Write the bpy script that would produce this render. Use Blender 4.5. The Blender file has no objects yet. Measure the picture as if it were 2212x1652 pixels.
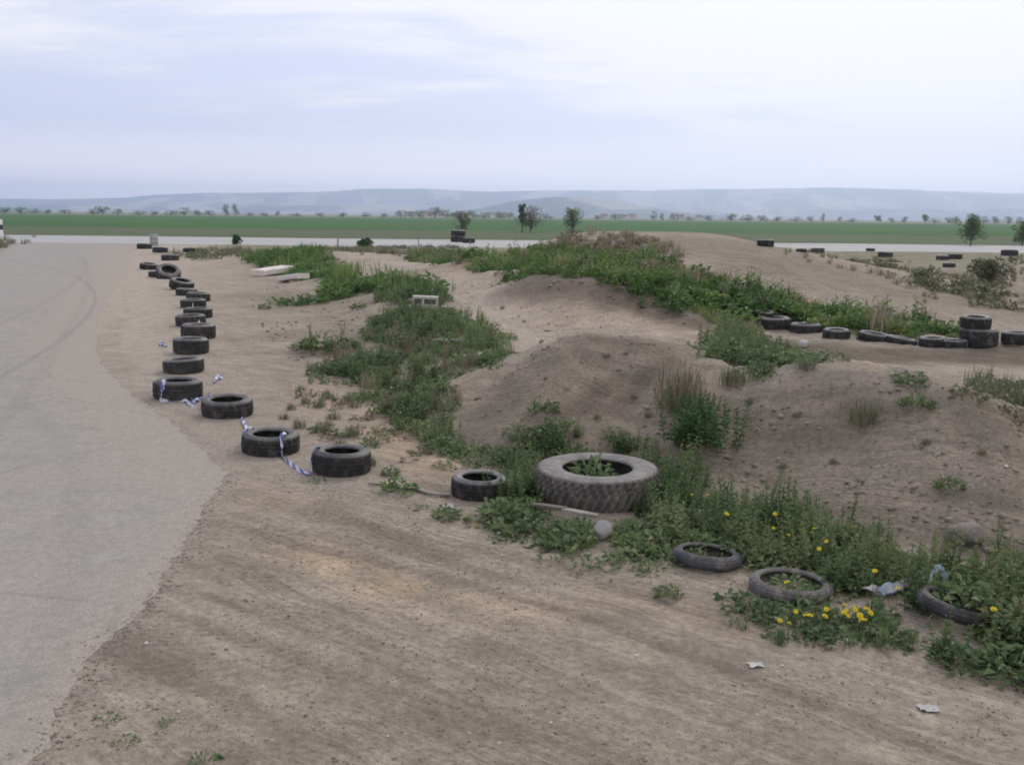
import bpy, math, random
import numpy as np
from mathutils import Matrix, Vector, Euler

SC = bpy.context.scene
COL = SC.collection
rnd = random.Random(7)
RG = np.random.default_rng(11)
rad = math.radians

# ------------------------------------------------------------------ camera
CAM_H, F = 2.7, 2212.0
PITCH, ROLL = rad(9.24), rad(0.6)
U0 = np.array([0, math.sin(PITCH), math.cos(PITCH)])
FW = np.array([0, math.cos(PITCH), -math.sin(PITCH)])
EX = np.array([1.0, 0, 0])
RT = EX * math.cos(ROLL) + U0 * math.sin(ROLL)
UP = U0 * math.cos(ROLL) - EX * math.sin(ROLL)


def ray(px, py):
    return FW + RT * (px - 1106) / F - UP * (py - 826) / F


def at_y(px, py, Y):
    d = ray(px, py)
    t = Y / d[1]
    return np.array([d[0] * t, Y, CAM_H + d[2] * t])


def at_z(px, py, z=0.0):
    d = ray(px, py)
    t = (z - CAM_H) / d[2]
    return np.array([d[0] * t, d[1] * t, z])


# ------------------------------------------------------------------ noise
def _hash(ix, iy, seed):
    h = (ix.astype(np.int64) * 374761393 + iy.astype(np.int64) * 668265263 + seed * 1442695041) & 0xFFFFFFFF
    h = ((h ^ (h >> 13)) * 1274126177) & 0xFFFFFFFF
    h = (h ^ (h >> 16)) & 0xFFFFFFFF
    return h / 4294967295.0


def vnoise(x, y, seed=0):
    xi, yi = np.floor(x), np.floor(y)
    fx, fy = x - xi, y - yi
    fx = fx * fx * (3 - 2 * fx)
    fy = fy * fy * (3 - 2 * fy)
    a, b = _hash(xi, yi, seed), _hash(xi + 1, yi, seed)
    c, d = _hash(xi, yi + 1, seed), _hash(xi + 1, yi + 1, seed)
    return (a * (1 - fx) + b * fx) * (1 - fy) + (c * (1 - fx) + d * fx) * fy


def fbm(x, y, octv=4, seed=0):
    s, a, t = 0, 1.0, 0
    for k in range(octv):
        s = s + a * vnoise(x * 2 ** k, y * 2 ** k, seed + k)
        t += a
        a *= 0.5
    return s / t - 0.5


def sstep(e0, e1, x):
    t = np.clip((x - e0) / (e1 - e0), 0, 1)
    return t * t * (3 - 2 * t)


def seg_dist(x, y, pts):
    """distance of points to a polyline"""
    best = np.full(np.shape(x), 1e9)
    for (ax, ay), (bx, by) in zip(pts[:-1], pts[1:]):
        dx, dy = bx - ax, by - ay
        t = np.clip(((x - ax) * dx + (y - ay) * dy) / (dx * dx + dy * dy + 1e-12), 0, 1)
        best = np.minimum(best, np.hypot(x - ax - t * dx, y - ay - t * dy))
    return best


def inside(x, y, pts):
    r = np.zeros(np.shape(x), bool)
    n = len(pts)
    for i in range(n):
        (ax, ay), (bx, by) = pts[i], pts[(i + 1) % n]
        c = ((ay > y) != (by > y)) & (x < (bx - ax) * (y - ay) / ((by - ay) if by != ay else 1e-12) + ax)
        r ^= c
    return r


# ------------------------------------------------------------------ terrain
LOT_PX = [(490, 1020), (430, 1110), (378, 1200), (330, 1280), (268, 1350), (200, 1420), (110, 1560), (60, 1652)]
LOT_UP = [(300, 530), (285, 560), (255, 610), (222, 660), (205, 720), (215, 780), (262, 835), (330, 885), (400, 940), (450, 985)]
lot_poly = [tuple(at_z(*p)[:2]) for p in LOT_PX] + [(-2.6, 1.5), (-3.4, -12.0), (-46, -12.0), (-46, 40)] \
    + [tuple(at_z(0, 548)[:2]), tuple(at_z(43, 514)[:2])] + [tuple(at_z(240, 520)[:2])] + [tuple(at_z(*p)[:2]) for p in LOT_UP]

CP = []      # terrain control points: x, y, z


def cp(px, py, Y):
    CP.append(tuple(at_y(px, py, Y)))


for y in (-40, -10, 0, 3, 6, 8.5, 10, 12, 15, 18, 22, 27, 33, 40, 50, 62, 78, 100):
    for x in (-70, -45, -25, -14, -9, -6):
        CP.append((x, y, 0))
for x, y in ((-4, 13), (-4, 10), (-2, 11), (-3.5, 16), (-3, 8), (-1, 9), (-1.5, 5), (0, 3), (0, 6), (1, 8), (2, 6), (3, 4), (3, 5.6), (0, -6), (4, 0),
             (8, -4), (12, -10), (0, 10), (1.0, 9.6), (2, 7.4), (2.9, 6.6), (4, 5.6), (5, 5), (8, 3), (-2.2, 13), (-3, 19), (-4, 24), (-5, 30), (-8, 45), (-12, 60),
             (0, 75), (15, 70), (30, 75), (60, 70), (60, 40), (60, 10), (40, 0), (60, -40), (0, -40), (-6, 78), (0, 100), (30, 100), (60, 100), (20, 60), (30, 55), (11, 55), (45, 45)):
    CP.append((x, y, 0))
# mound A
for p in ((1150, 985, 11.4), (1300, 1000, 11.2), (1440, 1010, 11.1), (1010, 950, 12.2),
          (1110, 900, 12.1), (1300, 880, 12.3), (1420, 900, 11.9), (1200, 800, 13.3), (1330, 790, 13.3), (1430, 830, 12.6),
          (1000, 862, 13.5), (1050, 815, 14.2), (1110, 768, 14.7), (1200, 732, 14.9), (1260, 719, 14.9), (1320, 714, 14.8), (1400, 728, 14.3), (1460, 748, 13.8), (1530, 782, 13.1)):
    cp(*p)
# gully between the mounds
for p in ((1490, 880, 11.9), (1480, 960, 11.2)):
    cp(*p)
# mound B
for p in ((1520, 1040, 10.4), (1600, 1080, 9.9), (1750, 1130, 9.0), (1900, 1165, 8.4), (2000, 1200, 8.05), (2150, 1220, 7.9), (2300, 1260, 7.5), (2500, 1260, 7.4),
          (1620, 930, 11.2), (1750, 960, 10.6), (1900, 980, 9.8), (2050, 1000, 9.2), (2200, 1050, 8.7),
          (1600, 806, 12.4), (1700, 800, 12.0), (1800, 802, 11.6), (1900, 810, 11.1), (2000, 826, 10.7), (2100, 848, 10.3), (2212, 903, 9.9), (2350, 1010, 9.4)):
    cp(*p)
CP += [(6.5, 11.3, 0.3), (7.5, 9.0, 0.15), (8, 12, 0.3), (9, 6, 0), (7, 6.2, 0.05)]
# track floor
for p in ((1150, 742, 19.5), (1110, 700, 22.3), (1200, 700, 22.0), (1350, 706, 21.3), (1480, 730, 20.0), (1600, 740, 19.8), (1700, 755, 18.9), (1850, 770, 18.2), (2000, 783, 17.8), (2212, 795, 17.4), (2400, 800, 17.2),
          (1700, 795, 15.8), (1900, 812, 15.0), (2100, 825, 14.8), (2300, 840, 14.6), (1650, 712, 22), (1830, 732, 20.6), (2000, 752, 19.5), (2110, 754, 19.2), (2212, 750, 19.3), (2400, 755, 19)):
    cp(*p)
CP += [(1.2, 17.6, 0.33), (2.4, 16.2, 0.36), (0.6, 17.0, 0.36), (3.4, 15.2, 0.4)]
# track climbing away on the left
for p in ((1060, 670, 25), (1000, 640, 28), (965, 603, 33), (1030, 620, 30), (905, 588, 36.5), (950, 576, 37), (1000, 563, 37), (1040, 572, 36), (870, 572, 44), (800, 562, 47), (780, 545, 56), (720, 541, 60), (850, 550, 54)):
    cp(*p)
# outer berm, top edge
for p in ((1050, 592, 31), (1150, 600, 26.5), (1230, 603, 25.0), (1300, 612, 24), (1360, 632, 23.3), (1400, 655, 22.8), (1480, 682, 22.0), (1550, 702, 21.4)):
    cp(*p)
# green strip and jump hill
for p in ((1180, 521, 38), (1110, 545, 37), (1250, 503, 37), (1350, 500, 37), (1450, 500, 36.5), (1540, 506, 36.5), (1610, 518, 36), (1700, 546, 31.5), (1800, 575, 30), (1900, 600, 29), (2000, 625, 28), (2212, 664, 27), (2400, 690, 26),
          (1420, 540, 32), (1550, 590, 28), (1700, 630, 26.7), (1900, 664, 24.7), (2050, 695, 22.8), (2212, 720, 21.5), (1300, 560, 31.5), (1200, 565, 33)):
    cp(*p)
for p in ((1250, 42), (1450, 42)):
    a = at_y(p[0], 520, p[1]); CP.append((a[0], a[1], 1.3))
for px, Y in ((1150, 48), (1300, 49), (1450, 48), (1600, 45), (1700, 42), (1800, 40), (1950, 38)):
    a = at_y(px, 500, Y); CP.append((a[0], a[1], 0.15))
# left bank
for p in ((640, 560, 52), (700, 550, 52), (750, 592, 39), (850, 612, 33), (915, 640, 27), (920, 668, 24.5), (880, 722, 19.4), (1000, 715, 20.3), (1060, 742, 18.4), (1000, 770, 17.2), (920, 800, 16.2), (860, 850, 15.4), (800, 700, 22)):
    cp(*p)
CP += [tuple(at_z(p[0], p[1], 0.03)) for p in ((640, 690), (560, 620), (700, 800), (760, 900), (880, 960), (600, 780), (540, 690), (660, 640))]
# far right mound
for p in ((2330, 530, 38), (2260, 540, 38), (2200, 572, 38.5), (2140, 610, 39)):
    cp(*p)
for p in ((2225, 548, 37), (2290, 530, 37)):
    cp(*p)
CP += [(26, 38, 1.0), (32, 38, 0.1), (24, 44, 0.2), (23, 34, 0.1)]

CP = np.array(CP)
_d = np.hypot(CP[:, None, 0] - CP[None, :, 0], CP[:, None, 1] - CP[None, :, 1])
_A = np.sqrt(_d ** 2 + 0.36) + np.eye(len(CP)) * -0.05
_n = len(CP)
_M = np.zeros((_n + 1, _n + 1)); _M[:_n, :_n] = _A; _M[:_n, _n] = 1; _M[_n, :_n] = 1
_W = np.linalg.solve(_M, np.append(CP[:, 2], 0))

EDGE = [tuple(at_z(*p)[:2]) for p in ((585, 985), (738, 1035), (1035, 1085), (1300, 1200), (1525, 1240), (1705, 1310), (2060, 1400), (2300, 1520))]
RUT_DIR = np.array([4.7, -3.6]); RUT_DIR /= np.linalg.norm(RUT_DIR)
RUT_N = np.array([-RUT_DIR[1], RUT_DIR[0]])
RUT_Q = [(-0.55, .10, 1.0), (-1.0, .07, .8), (-1.25, .10, .9), (-1.75, .06, .7), (-2.1, .12, 1.0), (-2.5, .07, .8), (-2.85, .09, .9), (-3.4, .1, .8)]


def rut_amount(x, y):
    al = x * RUT_DIR[0] + (y - 8.6) * RUT_DIR[1]
    q = x * RUT_N[0] + (y - 8.6) * RUT_N[1] + 0.05 * (al - 1.0) ** 2 * np.exp(-((al - 1) / 5) ** 2) + 0.16 * fbm(al * 0.5, al * 0 + 3.3, 2, 5)
    s = 0
    for k, (q0, w, a) in enumerate(RUT_Q):
        s = s + a * np.exp(-((q - q0 - 0.30 * fbm(al * .35, al * 0 + 9.1 * k, 2, 20 + k)) / (w * .6)) ** 2) * sstep(.30, .62, vnoise(al * 0.45 + 17 * k, q * 0.3, 40 + k))
    d = seg_dist(x, y, EDGE)
    m = sstep(-4.2, -2.2, al + 0.0) * (y < 9.9) * (y > 1.5) * (al < 8) * sstep(0.12, 0.5, d)
    return np.clip(s * m, 0, 1)


def base_height(x, y):
    x = np.atleast_1d(np.asarray(x, float)); y = np.atleast_1d(np.asarray(y, float))
    out = np.zeros(x.shape)
    sel = (np.abs(x) < 70) & (y > -40) & (y < 100)
    xs, ys = x[sel], y[sel]
    r = np.zeros(xs.shape)
    for k in range(0, len(xs), 20000):
        dd = np.sqrt((xs[k:k + 20000, None] - CP[None, :, 0]) ** 2 + (ys[k:k + 20000, None] - CP[None, :, 1]) ** 2 + 0.36)
        r[k:k + 20000] = dd @ _W[:_n] + _W[_n]
    fade = sstep(70, 55, np.abs(xs)) * sstep(84, 66, ys) * sstep(-40, -20, ys)
    r = r * fade
    # the paved lot and its dusty margin are dead flat
    f = np.where(inside(xs, ys, lot_poly), 0.0, sstep(0.0, 1.6, seg_dist(xs, ys, lot_poly + lot_poly[:1])))
    near = sstep(0.02, 0.10, np.abs(r))
    r = r * f * np.where(ys < 30, near, 1)
    out[sel] = r
    return out


def height(x, y):
    x = np.atleast_1d(np.asarray(x, float)); y = np.atleast_1d(np.asarray(y, float))
    z = base_height(x, y)
    lotm = np.where(inside(x, y, lot_poly), 0.0, sstep(0.0, 0.8, seg_dist(x, y, lot_poly + lot_poly[:1])))
    far = sstep(84, 70, y) * sstep(60, 50, np.abs(x))
    mound = sstep(0.08, 0.4, z)
    n = 0.035 * fbm(x * 0.9, y * 0.9, 3, 1) + 0.014 * fbm(x * 3.7, y * 3.7, 3, 2)
    n = n + mound * (0.20 * fbm(x * 1.3, y * 1.3, 3, 6) + 0.10 * fbm(x * 4.2, y * 4.2, 4, 3) - .07 * np.clip(.16 - np.abs(fbm(x * 1.7 + y * .5, y * .55, 3, 66)), 0, 1) / .16 * (y < 16)) * sstep(40, 25, y)
    ru = rut_amount(x, y)
    z = z + lotm * far * (n - 0.006) - 0.022 * ru * lotm
    return z


def ground(px, py, lift=0.0):
    """the terrain point seen at a place in the view"""
    d = ray(px, py)
    ys = np.concatenate([np.arange(3, 50, 0.06), np.arange(50, 260, 0.8)])
    t = ys / d[1]
    zr = CAM_H + d[2] * t
    zh = height(d[0] * t, ys)
    below = np.nonzero(zr < zh)[0]
    if len(below) == 0:
        return np.array([d[0] * t[-1], ys[-1], zh[-1]])
    i = below[0]
    i0 = max(i - 1, 0)
    a, b = zr[i0] - zh[i0], zr[i] - zh[i]
    k = a / (a - b + 1e-12) if i > 0 else 0
    Y = ys[i0] + (ys[i] - ys[i0]) * k
    X = d[0] / d[1] * Y
    return np.array([X, Y, height(X, Y)[0] + lift])


# ------------------------------------------------------------------ materials
class NT:
    def __init__(s, name):
        s.m = bpy.data.materials.new(name); s.m.use_nodes = True
        s.t = s.m.node_tree; s.t.nodes.clear()
        s.out = s.t.nodes.new('ShaderNodeOutputMaterial')

    def n(s, typ, **kw):
        nd = s.t.nodes.new('ShaderNode' + typ)
        for k, v in kw.items():
            if k.startswith('i_'):
                key = k[2:]
                key = int(key) if key.isdigit() else key.replace('_', ' ')
                if isinstance(v, bpy.types.NodeSocket):
                    s.t.links.new(v, nd.inputs[key])
                else:
                    nd.inputs[key].default_value = v
            else:
                setattr(nd, k, v)
        return nd

    def math(s, op, a, b=0.0, c=0.0, clamp=False):
        nd = s.n('Math', operation=op, use_clamp=clamp)
        for i, v in enumerate((a, b, c)):
            if isinstance(v, bpy.types.NodeSocket):
                s.t.links.new(v, nd.inputs[i])
            else:
                nd.inputs[i].default_value = v
        return nd.outputs[0]

    def ramp(s, v, a, b, lo=0.0, hi=1.0):
        nd = s.n('MapRange', interpolation_type='SMOOTHSTEP')
        s.t.links.new(v, nd.inputs[0])
        nd.inputs[1].default_value = a; nd.inputs[2].default_value = b
        nd.inputs[3].default_value = lo; nd.inputs[4].default_value = hi
        return nd.outputs[0]

    def mix(s, f, a, b, mode='MIX'):
        nd = s.n('Mix', data_type='RGBA', blend_type=mode)
        for k, v in ((0, f), (6, a), (7, b)):
            if isinstance(v, bpy.types.NodeSocket):
                s.t.links.new(v, nd.inputs[k])
            else:
                nd.inputs[k].default_value = v if k == 0 else (tuple(v) + (1,) if len(v) == 3 else v)
        return nd.outputs[2]

    def noise(s, vec, scale, detail=3, rough=0.55, dist=0.0):
        nd = s.n('TexNoise', i_Scale=scale, i_Detail=detail, i_Roughness=rough, i_Distortion=dist)
        if vec is not None:
            s.t.links.new(vec, nd.inputs['Vector'])
        return nd.outputs[0]

    def pos(s):
        return s.n('NewGeometry').outputs['Position']

    def obj(s):
        return s.n('TexCoord').outputs['Object']

    def bsdf(s, color, rough=0.9, bump=None, strength=0.4, dist=0.02, spec=0.25, trans=0.0):
        b = s.n('BsdfPrincipled')
        for k, v in (('Base Color', color), ('Roughness', rough), ('Specular IOR Level', spec)):
            if isinstance(v, bpy.types.NodeSocket):
                s.t.links.new(v, b.inputs[k])
            else:
                b.inputs[k].default_value = tuple(v) + (1,) if k == 'Base Color' else v
        if bump is not None:
            bp = s.n('Bump', i_Strength=strength, i_Distance=dist)
            s.t.links.new(bump, bp.inputs['Height'])
            s.t.links.new(bp.outputs[0], b.inputs['Normal'])
        o = b.outputs[0]
        if trans > 0:
            tr = s.n('BsdfTranslucent')
            if isinstance(color, bpy.types.NodeSocket):
                s.t.links.new(color, tr.inputs[0])
            else:
                tr.inputs[0].default_value = tuple(color) + (1,)
            mx = s.n('MixShader', i_0=trans)
            s.t.links.new(o, mx.inputs[1]); s.t.links.new(tr.outputs[0], mx.inputs[2])
            o = mx.outputs[0]
        s.t.links.new(o, s.out.inputs['Surface'])
        return s.m


def mul(nt, col, fac):
    c = nt.n('CombineColor')
    for i in range(3):
        nt.t.links.new(fac, c.inputs[i])
    return nt.mix(1.0, col, c.outputs[0], 'MULTIPLY')


def ground_material():
    nt = NT('dirt')
    p = nt.pos()
    at = nt.n('Attribute', attribute_name='zone')
    sep = nt.n('SeparateColor'); nt.t.links.new(at.outputs['Color'], sep.inputs[0])
    sand, brown, grass = sep.outputs[0], sep.outputs[1], sep.outputs[2]
    rut = at.outputs['Alpha']
    n1 = nt.noise(p, 0.55, 4); n2 = nt.noise(p, 3.2, 5, .6); n3 = nt.noise(p, 17, 4, .65); n4 = nt.noise(p, 70, 3, .7)
    def dot(v):
        d = nt.n('VectorMath', operation='DOT_PRODUCT'); nt.t.links.new(p, d.inputs[0]); d.inputs[1].default_value = v
        return d.outputs['Value']
    cvx = nt.n('CombineXYZ')
    nt.t.links.new(dot((.77 * .45, -.64 * .45, 0)), cvx.inputs[0]); nt.t.links.new(nt.math('ADD', dot((.64 * 6, .77 * 6, 0)), nt.math('MULTIPLY', n1, 3.0)), cvx.inputs[1])
    st = nt.noise(cvx.outputs[0], 1.0, 5, .65, .5)
    cv2 = nt.n('CombineXYZ')
    nt.t.links.new(dot((.75 * 1.1, -.66 * 1.1, 0)), cv2.inputs[0]); nt.t.links.new(nt.math('ADD', dot((.66 * 24, .75 * 24, 0)), nt.math('MULTIPLY', n1, 9.0)), cv2.inputs[1])
    st2 = nt.noise(cv2.outputs[0], 1.0, 4, .6, .3)
    st2 = nt.math('MULTIPLY', nt.ramp(st2, .35, .65, -1.0, 1.0), nt.ramp(nt.noise(p, .8, 3), .42, .62))
    st = nt.math('ADD', st, nt.math('MULTIPLY', st2, .14))
    c = nt.mix(nt.ramp(n1, .35, .65), (.278, .235, .186), (.338, .288, .230))
    pk = nt.n('Attribute', attribute_name='packed').outputs['Fac']
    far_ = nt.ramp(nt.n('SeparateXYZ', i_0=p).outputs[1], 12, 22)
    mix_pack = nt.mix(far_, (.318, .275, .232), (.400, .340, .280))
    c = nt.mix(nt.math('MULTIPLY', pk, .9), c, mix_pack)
    c = nt.mix(nt.math('MULTIPLY', sand, nt.ramp(n2, .25, .6)), c, (.40, .302, .206))
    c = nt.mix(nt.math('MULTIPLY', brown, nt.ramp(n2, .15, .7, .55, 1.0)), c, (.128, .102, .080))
    c = nt.mix(nt.math('MULTIPLY', rut, .65), c, (.185, .152, .122))
    gcol = nt.mix(nt.ramp(n2, .35, .65), (.15, .15, .075), (.085, .11, .045))
    c = nt.mix(nt.math('MULTIPLY', grass, nt.ramp(nt.noise(p, .8, 5, .7), .3, .6)), c, gcol)
    f = nt.math('MULTIPLY', nt.ramp(n2, .2, .8, .84, 1.16), nt.ramp(n3, .25, .75, .78, 1.20))
    sf = nt.math('ADD', nt.math('MULTIPLY', nt.math('SUBTRACT', nt.ramp(st, .34, .66, .84, 1.11), 1.0), nt.math('SUBTRACT', 1.0, nt.math('MULTIPLY', pk, .85))), 1.0)
    f = nt.math('MULTIPLY', f, sf)
    f = nt.math('MULTIPLY', f, nt.ramp(n4, .3, .7, .86, 1.14))
    c = mul(nt, c, f)
    vo = nt.n('TexVoronoi', i_Scale=14.0, i_Randomness=1.0); nt.t.links.new(p, vo.inputs['Vector'])
    spk = nt.math('MULTIPLY', nt.ramp(vo.outputs['Distance'], .20, .08), nt.ramp(nt.noise(p, 6.0, 2), .5, .62))
    c = nt.mix(nt.math('MULTIPLY', spk, .7), c, (.12, .10, .085))
    vo2 = nt.n('TexVoronoi', i_Scale=9.0); nt.t.links.new(p, vo2.inputs['Vector'])
    spk2 = nt.math('MULTIPLY', nt.ramp(vo2.outputs['Distance'], .14, .05), nt.ramp(nt.noise(p, 3.1, 2), .53, .62))
    c = nt.mix(nt.math('MULTIPLY', spk2, .65), c, (.50, .44, .37))
    h = nt.math('ADD', nt.math('MULTIPLY', n2, 1.0), nt.math('MULTIPLY', n3, .7))
    h = nt.math('ADD', h, nt.math('MULTIPLY', n4, .30))
    h = nt.math('ADD', h, nt.math('MULTIPLY', st, .5))
    return nt.bsdf(c, .97, h, .8, .06, .12)


def circ(a, b, c):
    ax, ay = a[:2]; bx, by = b[:2]; cx, cy = c[:2]
    d = 2 * (ax * (by - cy) + bx * (cy - ay) + cx * (ay - by))
    ux = ((ax * ax + ay * ay) * (by - cy) + (bx * bx + by * by) * (cy - ay) + (cx * cx + cy * cy) * (ay - by)) / d
    uy = ((ax * ax + ay * ay) * (cx - bx) + (bx * bx + by * by) * (ax - cx) + (cx * cx + cy * cy) * (bx - ax)) / d
    return ux, uy, math.hypot(ax - ux, ay - uy)


def asphalt_material():
    nt = NT('asphalt')
    p = nt.pos()
    n1 = nt.noise(p, 0.35, 4, .6); n2 = nt.noise(p, 2.4, 5, .6); n3 = nt.noise(p, 60, 3, .7); n4 = nt.noise(p, 11, 4, .6)
    at = nt.n('Attribute', attribute_name='dust')
    c = nt.mix(nt.ramp(n2, .3, .7), (.254, .240, .218), (.308, .289, .261))
    c = nt.mix(nt.ramp(n1, .45, .68), c, (.300, .275, .244))
    du = nt.math('ADD', at.outputs['Fac'], nt.math('MULTIPLY', nt.math('SUBTRACT', n4, .5), .9))
    du = nt.math('ADD', du, nt.math('MULTIPLY', nt.math('SUBTRACT', n2, .5), .9))
    c = nt.mix(nt.ramp(du, .38, .72), c, (.308, .272, .233))
    sep = nt.n('SeparateXYZ'); nt.t.links.new(p, sep.inputs[0])
    for (a, b, cc, w, s) in (((0, 815), (130, 735), (205, 640), .10, .35), ((-60, 1000), (90, 800), (175, 660), .16, .14), ((0, 700), (120, 640), (180, 590), .2, .16), ((60, 1500), (150, 1250), (150, 1000), .2, .12)):
        ux, uy, r = circ(at_z(*a), at_z(*b), at_z(*cc))
        dx = nt.math('SUBTRACT', sep.outputs[0], ux); dy = nt.math('SUBTRACT', sep.outputs[1], uy)
        dd = nt.math('SQRT', nt.math('ADD', nt.math('MULTIPLY', dx, dx), nt.math('MULTIPLY', dy, dy)))
        dd = nt.math('ABSOLUTE', nt.math('SUBTRACT', dd, r))
        m = nt.math('MULTIPLY', nt.ramp(dd, w, w * .3), nt.ramp(n2, .3, .55, .35, 1.0))
        c = nt.mix(nt.math('MULTIPLY', m, s), c, (.15, .145, .14))
    c = mul(nt, c, nt.math('MULTIPLY', nt.ramp(n3, .3, .7, .80, 1.18), nt.ramp(n4, .25, .75, .90, 1.08)))
    vc = nt.n('TexVoronoi', feature='DISTANCE_TO_EDGE', i_Scale=.33)
    wv = nt.n('VectorMath', operation='MULTIPLY_ADD'); nt.t.links.new(nt.n('TexNoise', i_Scale=1.1, i_Detail=5.0).outputs['Color'], wv.inputs[0]); wv.inputs[1].default_value = (1.2, 1.2, 0); nt.t.links.new(p, wv.inputs[2])
    nt.t.links.new(wv.outputs[0], vc.inputs['Vector'])
    ck = nt.math('MULTIPLY', nt.ramp(vc.outputs['Distance'], .010, .003), nt.ramp(nt.noise(p, .5, 3), .48, .60))
    c = nt.mix(nt.math('MULTIPLY', ck, .3), c, (.15, .135, .12))
    vo = nt.n('TexVoronoi', i_Scale=7.0); nt.t.links.new(p, vo.inputs['Vector'])
    spk = nt.math('MULTIPLY', nt.ramp(vo.outputs['Distance'], .18, .06), nt.ramp(nt.noise(p, 1.3, 3), .52, .62))
    c = nt.mix(nt.math('MULTIPLY', spk, .5), c, (.17, .165, .16))
    return nt.bsdf(c, .9, nt.math('ADD', n3, nt.math('MULTIPLY', n4, .5)), .22, .012, .2)


def road_material():
    nt = NT('concrete road')
    p = nt.pos()
    mp = nt.n('Mapping'); nt.t.links.new(p, mp.inputs[0]); mp.inputs['Scale'].default_value = (.05, .4, 1)
    c = nt.mix(nt.ramp(nt.noise(mp.outputs[0], 1.0, 4), .3, .7), (.31, .31, .30), (.39, .39, .378))
    return nt.bsdf(c, .9)


def field_material(name, a, b, sc=(.02, .2, 1), c3=None):
    nt = NT(name)
    p = nt.pos()
    mp = nt.n('Mapping'); nt.t.links.new(p, mp.inputs[0]); mp.inputs['Scale'].default_value = sc
    c = nt.mix(nt.ramp(nt.noise(mp.outputs[0], 1.0, 5, .65), .3, .7), a, b)
    if c3:
        c = nt.mix(nt.ramp(nt.noise(p, .35, 4, .7), .5, .7), c, c3)
    return nt.bsdf(c, .95, nt.noise(p, 3, 3), .3, .3, .05)


def hill_material():
    nt = NT('hill fields and woods')
    p = nt.pos()
    vo = nt.n('TexVoronoi', i_Scale=1.0); mp = nt.n('Mapping'); nt.t.links.new(p, mp.inputs[0]); mp.inputs['Scale'].default_value = (.0022, .0010, .004)
    nt.t.links.new(mp.outputs[0], vo.inputs['Vector'])
    sep = nt.n('SeparateColor'); nt.t.links.new(vo.outputs['Color'], sep.inputs[0])
    c = nt.mix(nt.ramp(sep.outputs[0], .2, .8), (.075, .09, .07), (.30, .265, .21))
    c = nt.mix(nt.ramp(nt.noise(mp.outputs[0], 1.4, 5, .6), .48, .56), c, (.040, .050, .045))
    return nt.bsdf(c, .95, spec=.05)


def rubber(name, a, b, rough=.75, dust=.35):
    nt = NT(name)
    o = nt.obj(); n1 = nt.noise(o, 5, 4, .6); n2 = nt.noise(o, 30, 3, .6)
    oi = nt.n('ObjectInfo')
    c = nt.mix(nt.ramp(n1, .3, .7), a, b)
    c = nt.mix(nt.math('MULTIPLY', nt.ramp(nt.noise(o, 9, 5, .7), .48, .66), dust), c, (.24, .205, .175))
    c = mul(nt, c, nt.ramp(n2, .3, .7, .8, 1.15))
    c = mul(nt, c, nt.ramp(oi.outputs['Random'], 0, 1, .75, 1.25))
    return nt.bsdf(c, rough, n2, .3, .01, .35)


def leafmat(name, dark, mid, warm, trans=.22):
    nt = NT(name)
    at = nt.n('Attribute', attribute_name='tint')
    v = at.outputs['Fac']
    c = nt.mix(nt.ramp(v, .0, .55), dark, mid)
    c = nt.mix(nt.ramp(v, .62, 1.0), c, warm)
    return nt.bsdf(c, .62, spec=.3, trans=trans)


def plain(name, a, b, scale=8, rough=.8, bump=.25, coord='obj', spec=.3, dist=.01):
    nt = NT(name)
    o = nt.obj() if coord == 'obj' else nt.pos()
    n = nt.noise(o, scale, 4, .6)
    return nt.bsdf(nt.mix(nt.ramp(n, .3, .7), a, b), rough, nt.noise(o, scale * 5, 3), bump, dist, spec)


def tape_material():
    nt = NT('blue and white tape')
    uv = nt.n('UVMap').outputs[0]
    sep = nt.n('SeparateXYZ'); nt.t.links.new(uv, sep.inputs[0])
    s = nt.math('ADD', sep.outputs[0], nt.math('MULTIPLY', sep.outputs[1], .5))
    f = nt.math('FRACT', nt.math('MULTIPLY', s, 1.0))
    c = nt.mix(nt.ramp(f, .56, .60), (.58, .60, .70), (.10, .13, .38))
    return nt.bsdf(c, .45, spec=.5, trans=.15)


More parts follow.
